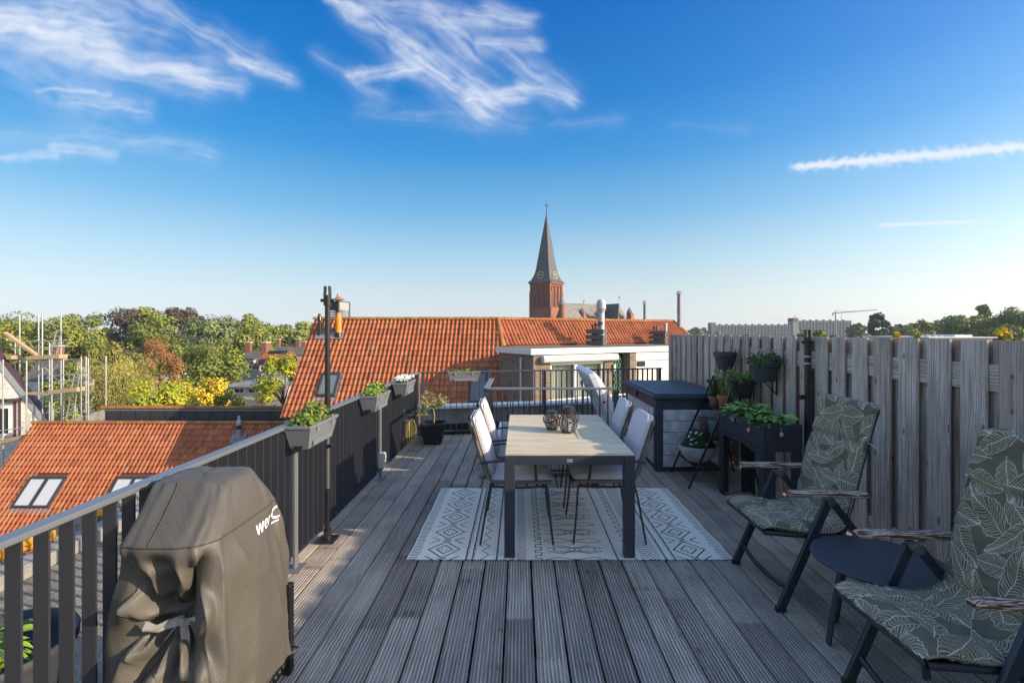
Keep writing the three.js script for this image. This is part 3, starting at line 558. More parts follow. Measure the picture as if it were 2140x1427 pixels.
{
  const p = at(1247, 722, 25.4); const t = louvreBox('slatted vent housing with a large ribbed metal flue on the flat roof', [p.x, 0.885, p.z], -0.5, 0.86, 0.62, 0.86);
  const fl = []; const q = V3(0.24, 0, 0);
  for (let k = 0; k < 9; k++) fl.push(rod(V3(q.x, 0.5 + k * 0.14, 0), V3(q.x, 0.635 + k * 0.14, 0), 0.178, 0.168, 20));
  mesh('flue', fl, M.steelPipe, t);
  mesh('flue_cowl', [rod(V3(q.x, 1.6, 0), V3(q.x, 1.87, 0), 0.17, 0.26, 8), rod(V3(q.x, 1.87, 0), V3(q.x, 2.12, 0), 0.26, 0.25, 8), rod(V3(q.x, 2.12, 0), V3(q.x, 2.3, 0), 0.25, 0.18, 8)], M.steelPipe, t);
  mesh('flue_valve', rod(V3(q.x - 0.05, 0.98, 0.19), V3(q.x + 0.08, 1.2, 0.2), 0.1, 0.13, 12), M.louvre, t);
  const p2 = at(1376, 716, 28); const t2 = louvreBox('smaller slatted vent housing with a short metal cap near the roof end', [p2.x, 0.885, p2.z], -0.5, 0.85, 0.5, 0.78);
  mesh('cap_pipe', [rod(V3(0.4, 0.7, 0), V3(0.4, 1.12, 0), 0.1, 0.1, 12), rod(V3(0.4, 1.1, 0), V3(0.4, 1.16, 0), 0.14, 0.12, 12)], M.steelPipe, t2);
}
function fluePipe(label, u, vTop, vBot, d, r0) {
  const a = at(u, vBot, d), b = at(u, vTop, d), t = thing('flue_pipe', label, 'flue', [a.x, 0, a.z]);
  mesh('pipe', [rod(V3(0, a.y - 1.5, 0), V3(0, b.y - 0.22, 0), r0, r0, 14)], M.lead, t);
  mesh('collar', rod(V3(0, lerp(a.y, b.y, 0.45), 0), V3(0, lerp(a.y, b.y, 0.5), 0), r0 * 1.12, r0 * 1.12, 14), M.lead, t);
  mesh('rain_cap', [rod(V3(0, b.y - 0.2, 0), V3(0, b.y - 0.16, 0), r0 * 1.5, r0 * 1.5, 14), rod(V3(0, b.y - 0.08, 0), V3(0, b.y, 0), r0 * 1.6, r0 * 0.5, 14), ...[0, 1, 2, 3].map((k) => rod(V3(r0 * Math.cos(k * 1.57), b.y - 0.18, r0 * Math.sin(k * 1.57)), V3(r0 * Math.cos(k * 1.57), b.y - 0.06, r0 * Math.sin(k * 1.57)), 0.015, 0.015, 5))], M.steelPipe, t);
}
fluePipe('short metal flue with a rain cap rising behind the receding roof', 1348, 628, 672, 33, 0.1);
fluePipe('tall metal flue with a rain cap beside the far roof end', 1420, 608, 690, 31, 0.13);
{ // lower house with the long orange roof
  const h = thing('terraced_house', 'lower house with a long orange roof, paired roof windows and a dark flat-roof box behind', 'house');
  const y = -3.02, z = -25, x0 = -24.3, x1 = -10.35, rows = 19, sl = rows * 0.33, run = sl * Math.cos(PITCH), drop = sl * Math.sin(PITCH);
  const { roof, s, nn } = tileRoof(h, 'roof', V3(x0, y, z), EX, EZ, PITCH, 68, rows, (x, q) => !((x > 1.75 && x < 3.35 && q > 2.8 && q < 4.3) || (x > 5.75 && x < 7.35 && q > 2.8 && q < 4.3)), 61);
  roofSheet(h, 'roof_deck', [V3(x0, y, z), V3(x0, y - drop, z + run), V3(x1, y - drop, z + run), V3(x1, y, z)], M.underlay, nn, 0.06);
  capTiles(roof, V3(x0 - 0.05, y + 0.02, z), V3(x1 - 0.1, y + 0.02, z), 62);
  mesh('wall', triUV(span(x0 + 0.15, x1, GROUND, y - drop, -31, z + run - 0.3)), M.brickWall, h);
  mesh('gable', poly([V3(x0 + 0.12, y - drop, -30), V3(x0 + 0.12, y - drop, z + run - 0.3), V3(x0 + 0.12, y - 0.1, z)], 0.1, V3(-1, 0, 0)), M.brickWall, h);
  const on = (x, q) => V3(x, y, z).addScaledVector(s, q);
  skylight(h, 'pair of roof windows with pale blinds near the gable', on(-21.75, 3.55), EX, s, nn, 1.62, 1.45, M.blind, 2);
  skylight(h, 'pair of roof windows with pale blinds half hidden by the railing', on(-17.75, 3.55), EX, s, nn, 1.62, 1.45, M.blind, 2);
  // flat-roof box behind the ridge, dark seamed panels under a lichen-covered capping
  const bx0 = -21.6, bx1 = -10.6, by = -2.45;
  mesh('flat_box', span(bx0, bx1, -6, by, -26.4, -26.05), M.leadDark, h);
  for (let k = 0; k < 14; k++) mesh('panel', span(bx0 + 0.02 + k * 0.786, bx0 + 0.77 + k * 0.786, -4, by - 0.1, -26.05, -26.02), M.leadDark, h);
  mesh('box_trim', span(bx0, bx1, by - 0.09, by - 0.02, -26.05, -26.0), M.lead, h);
  mesh('side_upstand', poly([V3(bx0 - 1.7, -3.2, -25.3), V3(bx0, -3.2, -26.04), V3(bx0, by, -26.04), V3(bx0 - 1.7, by - 0.62, -25.3)], 0.1, V3(-0.4, 0, 0.9)), M.concrete, h);
  capTiles(h, V3(bx0 - 0.2, by + 0.03, -26.1), V3(bx1, by + 0.03, -26.1), 63, 0.42, 0.13);
  const v = new THREE.Group(); v.name = 'roof_vent'; h.add(v); v.position.copy(on(-13.75, 0.7)).addScaledVector(nn, 0.1);
  mesh('flashing', bar(V3(-0.35, -0.15, 0.1), V3(0.35, -0.15, 0.1), 0.04, 0.5, s), M.lead, v);
  mesh('pipe', [rod(V3(0, -0.2, 0), V3(0, 0.3, 0), 0.2, 0.12, 12)], M.lead, v);
  mesh('pipe_collar', rod(V3(0, 0.3, 0), V3(0, 0.5, 0), 0.1, 0.1, 12), M.pole, v);
  mesh('pipe_cowl', [rod(V3(0, 0.5, 0), V3(0, 0.62, 0), 0.14, 0.14, 12), rod(V3(0, 0.62, 0), V3(0, 0.78, 0), 0.14, 0.08, 12), rod(V3(0, 0.78, 0), V3(0, 0.95, 0), 0.07, 0.06, 12)], M.zinc, v);
}
// ---------------------------------------------------------------- timber fence of boards nailed on both sides of the rails
{
  const f = thing('wooden_fence', 'weathered grey timber fence of staggered upright boards beside the lounge chairs', 'fence');
  const r = rng(77), top = 1.55, xF = 2.55;
  const z0 = 1.8, z1 = -8.55;
  for (const [a, b] of [[z0, -1.0], [-1.0, -4.6], [-4.6, z1]]) for (const [y0, y1] of [[1.272, 1.42], [0.1, 0.245]]) mesh('rail', triUV(rspan(xF + 0.0225, xF + 0.045, y0, y1, b + 0.002, a, 0.003), r() * 5, r() * 5, 'z'), M.fence[Math.floor(r() * 4)], f);
  const board = (zc, xc, w) => {
    const h = top - 0.015 + (r() - 0.5) * 0.008, sh = new THREE.Shape(), t = 0.022, c = 0.01;
    sh.moveTo(-w / 2 + c, -t / 2); sh.lineTo(w / 2 - c, -t / 2); sh.quadraticCurveTo(w / 2, -t / 2, w / 2, -t / 2 + c); sh.lineTo(w / 2, t / 2 - c); sh.quadraticCurveTo(w / 2, t / 2, w / 2 - c, t / 2); sh.lineTo(-w / 2 + c, t / 2); sh.quadraticCurveTo(-w / 2, t / 2, -w / 2, t / 2 - c); sh.lineTo(-w / 2, -t / 2 + c); sh.quadraticCurveTo(-w / 2, -t / 2, -w / 2 + c, -t / 2);
    const g = new THREE.ExtrudeGeometry(sh, { depth: h, bevelEnabled: false, curveSegments: 3 }).rotateX(-Math.PI / 2).rotateY(Math.PI / 2);
    const o = mesh('board', triUV(g, r() * 9, r() * 6, 'y'), M.fence[Math.floor(r() * 4)], f);
    o.position.set(xc, 0.015, zc); o.rotation.set((r() - 0.5) * 0.008, (r() - 0.5) * 0.02, (r() - 0.5) * 0.004);
    const nail = []; for (const y of [1.31, 1.38, 0.17]) for (const s of [-0.045, 0.045]) nail.push(s, y);
  };
  for (let k = 0; k < 44; k++) { const d = -1.6 + 0.08 + k * 0.2365; if (d > 8.5) break; board(-d - 0.08, xF + 0.011, 0.158 + 0.004 * r()); board(-d - 0.08 - 0.118, xF + 0.057, d < 4.3 ? 0.234 : 0.224 + 0.008 * r()); }
  for (const z of [-8.5, -6.4, -4.45, -2.5, -0.5]) mesh('post', triUV(rspan(xF + 0.07, xF + 0.14, 0.01, 1.5, z - 0.035, z + 0.035, 0.004), r(), r(), 'y'), M.fence[1], f);
}
// slim black pole fixed to the fence and a taller one at the railing
function sailPole(label, x, z, h, r0, lower) {
  const t = thing('shade_pole', label, 'pole', [x, 0, z]);
  mesh('base', [rspan(-0.07, 0.07, 0.002, 0.02, -0.07, 0.07, 0.004), rod(V3(0, 0.02, 0), V3(0, 0.09, 0), r0 * 1.6, r0 * 1.35, 20)], M.pole, t);
  if (lower) {
    mesh('lower_tube', rod(V3(0, 0.09, 0), V3(0, 0.4, 0), r0 * 0.85, r0 * 0.85, 20), M.pole, t);
    mesh('bare_tube', rod(V3(0, 0.4, 0), V3(0, 0.88, 0), r0 * 0.86, r0 * 0.86, 20), M.poleGrey, t);
    mesh('collar', [rod(V3(0, 0.96, 0), V3(0, 1.1, 0), r0 * 1.08, r0 * 1.08, 20), rod(V3(0, 1.1, 0), V3(0, 1.125, 0), r0 * 1.2, r0 * 1.15, 20), rod(V3(0, 0.72, 0.02), V3(0.05, 0.74, 0.03), 0.014, 0.014, 8)], M.pole, t);
    mesh('upper_tube', rod(V3(0, 0.88, 0), V3(0, h - 0.14, 0), r0, r0, 20), M.pole, t);
  } else {
    mesh('upper_tube', rod(V3(0, 0.09, 0), V3(0, h - 0.14, 0), r0, r0, 20), M.pole, t);
    for (const y of [h - 0.24, h - 0.3]) mesh('clip', rod(V3(0, y, 0), V3(0, y + 0.014, 0), r0 * 1.12, r0 * 1.12, 16), M.zinc, t);
    mesh('knob', [rod(V3(-0.07, 1.03, 0.0), V3(0, 1.03, 0), 0.022, 0.018, 10)], M.pole, t);
  }
  mesh('fork_head', [rod(V3(0, h - 0.15, 0), V3(0, h - 0.07, 0), 0.028, 0.03, 20), bar(V3(-0.02, h - 0.075, 0), V3(-0.016, h, 0), 0.014, 0.035, V3(0, 0, 1), 0.005), bar(V3(0.02, h - 0.075, 0), V3(0.016, h, 0), 0.014, 0.035, V3(0, 0, 1), 0.005), rod(V3(-0.05, h - 0.11, 0), V3(0.05, h - 0.11, 0), 0.012, 0.012, 8)], M.pole, t);
}
sailPole('tall dark shade pole standing inside the railing by the nearest flower trough', -1.47, -3.82, 1.945, 0.0195, true);
sailPole('slim black shade pole against the wooden fence beside the black planter', 2.49, -4.32, 1.615, 0.026, false);

// ---------------------------------------------------------------- leaves
function leafCloud(n, place, size, cols, seed, shape = [0.5, 1]) { // n leaves of two bent faces; place(r) -> [x, y, z, nx, ny, nz]
  const r = rng(seed), pos = new Float32Array(n * 12 * 1.5 | 0), col = new Float32Array(pos.length); let o = 0;
  const P = new Float32Array(n * 18), K = new Float32Array(n * 18);
  const N = V3(), T = V3(), B = V3();
  for (let i = 0; i < n; i++) {
    const q = place(r, i); N.set(q[3] + (r() - 0.5) * 1.3, q[4] + (r() - 0.5) * 1.3, q[5] + (r() - 0.5) * 1.3).normalize();
    T.set(r() - 0.5, r() - 0.5, r() - 0.5).cross(N).normalize(); if (q[6]) { T.set(q[6] + (r() - 0.5) * 0.5, q[7] + (r() - 0.5) * 0.5, q[8] + (r() - 0.5) * 0.5).normalize(); N.cross(T).cross(T).negate().normalize(); }
    B.copy(N).cross(T);
    const l = size * (0.65 + 0.7 * r()) * shape[1], w = l * shape[0], c = cols[Math.floor(r() * cols.length)], k = 0.72 + 0.56 * r();
    const A = [q[0], q[1], q[2]], L = [A[0] + T.x * l * 0.5 + B.x * w * 0.5 + N.x * l * 0.1, A[1] + T.y * l * 0.5 + B.y * w * 0.5 + N.y * l * 0.1, A[2] + T.z * l * 0.5 + B.z * w * 0.5 + N.z * l * 0.1];
    const R = [A[0] + T.x * l * 0.5 - B.x * w * 0.5 + N.x * l * 0.1, A[1] + T.y * l * 0.5 - B.y * w * 0.5 + N.y * l * 0.1, A[2] + T.z * l * 0.5 - B.z * w * 0.5 + N.z * l * 0.1], E = [A[0] + T.x * l, A[1] + T.y * l, A[2] + T.z * l];
    for (const v of [A, L, E, A, E, R]) { P.set(v, o); K.set([c[0] * k, c[1] * k, c[2] * k], o); o += 3; }
  }
  const g = new THREE.BufferGeometry(); g.setAttribute('position', new THREE.BufferAttribute(P, 3)); g.setAttribute('color', new THREE.BufferAttribute(K, 3)); g.computeVertexNormals();
  return g;
}
const GREEN = { fresh: [[0.12, 0.2, 0.02], [0.2, 0.28, 0.025], [0.07, 0.13, 0.02], [0.26, 0.3, 0.03]], herb: [[0.08, 0.15, 0.03], [0.12, 0.2, 0.03], [0.05, 0.1, 0.02]], deep: [[0.03, 0.075, 0.018], [0.045, 0.1, 0.02], [0.07, 0.13, 0.025]], olive: [[0.3, 0.3, 0.11], [0.42, 0.38, 0.15], [0.18, 0.2, 0.07], [0.5, 0.44, 0.2]], straw: [[0.5, 0.38, 0.12], [0.4, 0.32, 0.1], [0.56, 0.46, 0.2]], lime: [[0.2, 0.32, 0.03], [0.3, 0.42, 0.05], [0.12, 0.24, 0.03]] };
// a mound of foliage over a rectangle (half sizes a, b), height h
const mound = (a, b, h) => (r) => { const x = (r() * 2 - 1), z = (r() * 2 - 1), y = r(), e = Math.max(0, 1 - 0.55 * (x * x * x * x + z * z * z * z)) * (0.7 + 0.5 * n2(x * 2.3 + a * 9, z * 1.7 + h * 20)); return [x * a, h * e * Math.sqrt(y), z * b, x * 0.5, 0.8, z * 0.5]; };

// ---------------------------------------------------------------- flower troughs hung on the railings
function trough(label, x0, z0, turn, leafN, h, cols, flowers, seed, bracket = true) { // local: long axis z, the terrace side +x
  const t = thing('flower_trough', label, 'flower box', [x0, 0, z0], turn, undefined);
  const L = 0.5, top = 0.985, bot = 0.83, wt = 0.18, wb = 0.115, lb = 0.42;
  const q = (w, l, y) => [V3(-w / 2, y, -l / 2), V3(w / 2, y, -l / 2), V3(w / 2, y, l / 2), V3(-w / 2, y, l / 2)];
  const ring = (A, B) => A.map((p, i) => { const j = (i + 1) % 4; return poly([p, A[j], B[j], B[i]].reverse(), 0.004, V3((A[i].x + A[j].x), 0, (A[i].z + A[j].z)).normalize()); });
  mesh('body', [...ring(q(wb, lb, bot), q(wt - 0.012, L - 0.012, top - 0.02)), triUV(span(-wb / 2, wb / 2, bot, bot + 0.006, -lb / 2, lb / 2))], M.trough, t);
  mesh('rim', [rspan(wt / 2 - 0.016, wt / 2 + 0.002, top - 0.022, top, -L / 2, L / 2, 0.005), rspan(-wt / 2 - 0.002, -wt / 2 + 0.016, top - 0.022, top, -L / 2, L / 2, 0.005), rspan(-wt / 2 + 0.0165, wt / 2 - 0.0165, top - 0.022, top, -L / 2, -L / 2 + 0.018, 0.005), rspan(-wt / 2 + 0.0165, wt / 2 - 0.0165, top - 0.022, top, L / 2 - 0.018, L / 2, 0.005)], M.trough, t);
  mesh('water_gauge', new THREE.CylinderGeometry(0.026, 0.026, 0.006, 18, 1, false, -Math.PI / 2, Math.PI).rotateX(Math.PI / 2).rotateX(-0.2).translate(0, bot + 0.022, lb / 2 + 0.01), M.pole, t);
  mesh('drip_tray', [rspan(wb / 2 + 0.008, wb / 2 + 0.022, bot + 0.012, bot + 0.05, -lb / 2 + 0.05, lb / 2 - 0.05, 0.004)], M.trough, t);
  mesh('soil', span(-wt / 2 + 0.02, wt / 2 - 0.02, top - 0.05, top - 0.035, -L / 2 + 0.02, L / 2 - 0.02), M.soil, t);
  if (bracket) for (const z of [-0.13, 0.13]) mesh('hook', [bar(V3(-wt / 2 - 0.045, top + 0.01, z), V3(wt / 2 + 0.004, top + 0.004, z), 0.003, 0.012, UPV), bar(V3(wt / 2 + 0.005, top + 0.004, z), V3(wt / 2 + 0.005, top - 0.05, z), 0.003, 0.012, V3(0, 0, 1))], M.zinc, t);
  const fo = mesh('foliage', leafCloud(leafN, (r) => { const p = mound(wt / 2 - 0.02, L / 2 - 0.03, h)(r); p[1] += top - 0.03; return p; }, 0.032, cols, seed, [0.7, 1]), M.leaf, t); stuff(fo);
  if (flowers) { const r = rng(seed + 1), fl = []; for (let i = 0; i < flowers; i++) fl.push(new THREE.IcosahedronGeometry(0.005 + 0.004 * r(), 0).translate((r() - 0.5) * (wt - 0.02), top + h * (0.35 + 0.6 * r()), (r() - 0.5) * (L - 0.03))); stuff(mesh('blossom', fl, M.petal, t)); }
  return t;
}
trough('grey flower trough with bushy green herbs on the railing beside the tall dark pole', -1.44, -3.47, 0, 1300, 0.15, GREEN.fresh, 0, 101);
trough('grey flower trough with a round green bush on the railing between the other two troughs', -1.44, -4.98, 0, 1300, 0.14, GREEN.lime, 0, 102);
trough('grey flower trough with small white blossoms on the railing near the far corner', -1.42, -6.15, 0, 700, 0.07, GREEN.herb, 260, 103);
trough('dark flower trough with short sprouts on the far railing above the little olive tree', -0.86, -7.66, -Math.PI / 2 + 0.22, 700, 0.055, GREEN.fresh, 0, 104);

// ---------------------------------------------------------------- dining set
{
  const t = thing('dining_table', 'dark metal dining table with a pale slatted top on the patterned rug', 'table', [0.352, 0.005, -4.335]);
  const w = 0.92, L = 1.65, H = 0.735;
  const n = 12, pz = (L - 0.02) / n, r = rng(3);
  for (let k = 0; k < n; k++) mesh('slat', triUV(rbox(w - 0.012, 0.018, pz - 0.0055, 0.003, 0, H - 0.009, -L / 2 + 0.01 + (k + 0.5) * pz), r(), r()), M.tabletop, t);
  for (const s of [-1, 1]) { mesh('side_rail', rbox(0.04, 0.062, L - 0.15, 0.004, s * (w / 2 - 0.025), H - 0.0505, 0), M.tableframe, t); mesh('end_rail', rbox(w - 0.15, 0.062, 0.04, 0.004, 0, H - 0.0505, s * (L / 2 - 0.025)), M.tableframe, t); }
  for (const sx of [-1, 1]) for (const sz of [-1, 1]) mesh('leg', rbox(0.075, H - 0.02, 0.075, 0.004, sx * (w / 2 - 0.0375), (H - 0.02) / 2, sz * (L / 2 - 0.0375)), M.tableframe, t);
  mesh('badge', rbox(0.04, 0.024, 0.003, 0.001, 0.0, H - 0.05, L / 2 - 0.004), M.badge, t);
}
// a stuffed pad: w along x, h along y, t thick; puffed, with slightly uneven faces
function pad(w, h, t, seed, nx = 14, ny = 14) {
  const edge = (a) => Math.pow(Math.max(0, 1 - Math.pow(Math.abs(a), 7)), 0.42);
  const face = (s) => gridGeo(nx, ny, (u, v) => { const a = u * 2 - 1, b = v * 2 - 1, e = edge(a) * edge(b), rr = 1 - 0.05 * Math.pow(a * a * b * b, 2); return [(s > 0 ? a : -a) * w / 2 * rr, b * h / 2 * rr, s * t / 2 * e * (0.86 + 0.14 * (1 - a * a) * (1 - b * b) + 0.05 * n2(a * 2 + seed, b * 2 + s)), u * w, v * h]; });
  return join([face(1), face(-1)]);
}
function diningChair() { // faces +x
  const t = thing('dining_chair', '', 'chair', [0, 0, 0], 0, 'woven dining chairs at the table');
  const S = M.chairsteel, w = 0.27;
  for (const s of [-1, 1]) {
    mesh('leg', tube([V3(0.2, 0.42, s * 0.22), V3(0.222, 0.4, s * 0.25), V3(0.24, 0.2, s * 0.28), V3(0.262, 0.004, s * 0.3)], 0.0085, 16), S, t);
    mesh('leg', tube([V3(-0.2, 0.42, s * 0.22), V3(-0.22, 0.38, s * 0.25), V3(-0.25, 0.2, s * 0.28), V3(-0.282, 0.004, s * 0.3)], 0.0085, 16), S, t);
    mesh('arm', tube([V3(-0.29, 0.6, s * 0.26), V3(-0.18, 0.62, s * 0.285), V3(-0.02, 0.628, s * 0.285), V3(0.1, 0.62, s * 0.28), V3(0.128, 0.59, s * 0.275), V3(0.135, 0.5, s * 0.26), V3(0.145, 0.42, s * 0.245)], 0.0095, 36), S, t);
    mesh('seat_rail', tube([V3(-0.22, 0.415, s * 0.225), V3(0, 0.41, s * 0.24), V3(0.2, 0.415, s * 0.225)], 0.0085, 12), S, t);
  }
  mesh('seat_brace', [rod(V3(0.19, 0.412, -0.23), V3(0.19, 0.412, 0.23), 0.008), rod(V3(-0.19, 0.412, -0.23), V3(-0.19, 0.412, 0.23), 0.008)], S, t);
  // woven shell: one curved strip that is both seat and back, its rows of cord real relief
  const path = new THREE.CatmullRomCurve3([V3(0.255, 0.425, 0), V3(0.1, 0.425, 0), V3(-0.08, 0.425, 0), V3(-0.2, 0.435, 0), V3(-0.262, 0.5, 0), V3(-0.3, 0.62, 0), V3(-0.345, 0.76, 0), V3(-0.392, 0.905, 0)], false, 'catmullrom', 0.4);
  const shell = (off) => gridGeo(20, 110, (u, v) => { const p = path.getPoint(v), tg = path.getTangent(v), nx = -tg.y, ny = tg.x, a = u * 2 - 1, rr = 0.0045 * Math.abs(Math.sin(v * 110 * Math.PI / 2)), wrap = 0.03 * Math.pow(Math.abs(a), 3), hw = 0.255 * (v > 0.9 ? 1 - 0.25 * Math.pow((v - 0.9) / 0.1, 3) : 1) * (v < 0.06 ? 1 - 0.12 * (1 - v / 0.06) : 1); const o = off - wrap + rr * Math.sign(off); return [p.x + nx * o, p.y + ny * o, a * hw, u * 0.5, v * 1.2]; });
  mesh('woven_shell', [shell(0.008), shell(-0.008)], M.rattan, t);
  const edge = []; for (const s of [-1, 1]) edge.push(tube(Array.from({ length: 12 }, (_, i) => { const v = i / 11 * 0.985 + 0.005, p = path.getPoint(v), tg = path.getTangent(v); return V3(p.x + tg.y * 0.03 * 1, p.y - tg.x * 0.03, s * 0.256 * (v > 0.9 ? 0.9 : 1)); }), 0.012, 40, 8));
  mesh('woven_edge', edge, M.rattan, t);
  mesh('seat_pad', pad(0.5, 0.49, 0.075, 3).rotateX(-Math.PI / 2).translate(0.01, 0.47, 0), M.cushion, t);
  const bp = pad(0.47, 0.5, 0.08, 9).rotateY(Math.PI / 2).rotateZ(0.31).translate(-0.27, 0.705, 0);
  const back = mesh('back_pad', bp, M.cushion, t);
  const pe = []; for (const f of [-1, 1]) { const pts = []; for (let i = 0; i < 28; i++) { const a = i / 28 * Math.PI * 2, k = 0.232, c = Math.cos(a), s = Math.sin(a), m = Math.pow(Math.pow(Math.abs(c), 9) + Math.pow(Math.abs(s), 9), -1 / 9); pts.push(V3(f * 0.02, s * m * 0.246, c * m * k)); } pe.push(tube(pts, 0.004, 90, 6, true)); }
  mesh('piping', join(pe).rotateZ(0.31).translate(-0.27, 0.705, 0), M.cushion, back);
  mesh('care_label', box(0.002, 0.022, 0.03, -0.222, 0.52, 0.243), M.white, t);
  return t;
}
const chair = diningChair();
[[-0.012, -4.02, 0, 'woven chair with lavender grey pads across the table from the lounge chairs'], [-0.012, -4.74, 0.03, 'woven chair with lavender grey pads across the table from the storage box'], [0.665, -4.04, Math.PI, 'woven chair with lavender grey pads on the lounge chair side of the table'], [0.668, -4.78, Math.PI - 0.04, 'woven chair with lavender grey pads beside the storage box']].forEach(([x, z, a, label], i) => {
  const c = i ? copyOf(chair, label) : chair; c.userData.label = label; c.position.set(x, 0.006, z); c.rotation.y = a;
});
// rattan lanterns with a candle
function lantern(label, x, z, prof, bands, hoop) {
  const t = thing('rattan_lantern', label, 'lantern', [x, 0.74, z], 0, undefined), H = prof[prof.length - 1][1];
  const rad = (y) => { for (let i = 1; i < prof.length; i++) if (y <= prof[i][1]) return lerp(prof[i - 1][0], prof[i][0], sstep(prof[i - 1][1], prof[i][1], y)); return prof[prof.length - 1][0]; };
  for (let k = 0; k < bands; k++) { const y = 0.02 + (H - 0.045) * k / (bands - 1); mesh('cane_ring', new THREE.TorusGeometry(rad(y), 0.003, 7, 40).rotateX(Math.PI / 2).translate(0, y, 0), M.lantern, t); }
  for (let k = 0; k < 8; k++) { const a = k / 8 * Math.PI * 2 + 0.2; mesh('upright', tube(Array.from({ length: 9 }, (_, i) => { const y = 0.005 + (H - 0.02) * i / 8, q = rad(y) - 0.005; return V3(Math.cos(a) * q, y, Math.sin(a) * q); }), 0.0032, 20, 6), M.lantern, t); }
  mesh('base', rod(V3(0, 0.001, 0), V3(0, 0.014, 0), rad(0) + 0.002, rad(0), 30), M.lantern, t);
  mesh('lid', [rod(V3(0, H - 0.026, 0), V3(0, H - 0.006, 0), rad(H) + 0.004, rad(H) + 0.004, 30), rod(V3(0, H - 0.006, 0), V3(0, H, 0), rad(H) + 0.004, rad(H) - 0.012, 30)], M.lanternTop, t);
  mesh('candle', rod(V3(0, 0.014, 0), V3(0, H * 0.5, 0), rad(0) * 0.62, rad(0) * 0.62, 24), M.candle, t);
  mesh('handle', tube(hoop.map((p) => V3(...p)), 0.005, 34, 7), M.lantern, t);
}
lantern('smaller, rounder cane lantern with a candle on the dining table', 0.285, -4.38, [[0.045, 0], [0.064, 0.05], [0.068, 0.085], [0.056, 0.125], [0.043, 0.165]], 10, [[-0.046, 0.14, 0.015], [-0.075, 0.115, 0.03], [-0.07, 0.07, 0.045], [-0.01, 0.075, 0.078], [0.05, 0.11, 0.05], [0.048, 0.14, 0.012]]);
lantern('taller pear-shaped cane lantern with a candle on the dining table', 0.412, -4.24, [[0.05, 0], [0.072, 0.045], [0.08, 0.08], [0.072, 0.12], [0.05, 0.17], [0.047, 0.225]], 14, [[-0.047, 0.2, 0.012], [-0.055, 0.16, 0.045], [-0.015, 0.11, 0.085], [0.05, 0.09, 0.08], [0.084, 0.13, 0.03], [0.05, 0.195, 0.0]]);

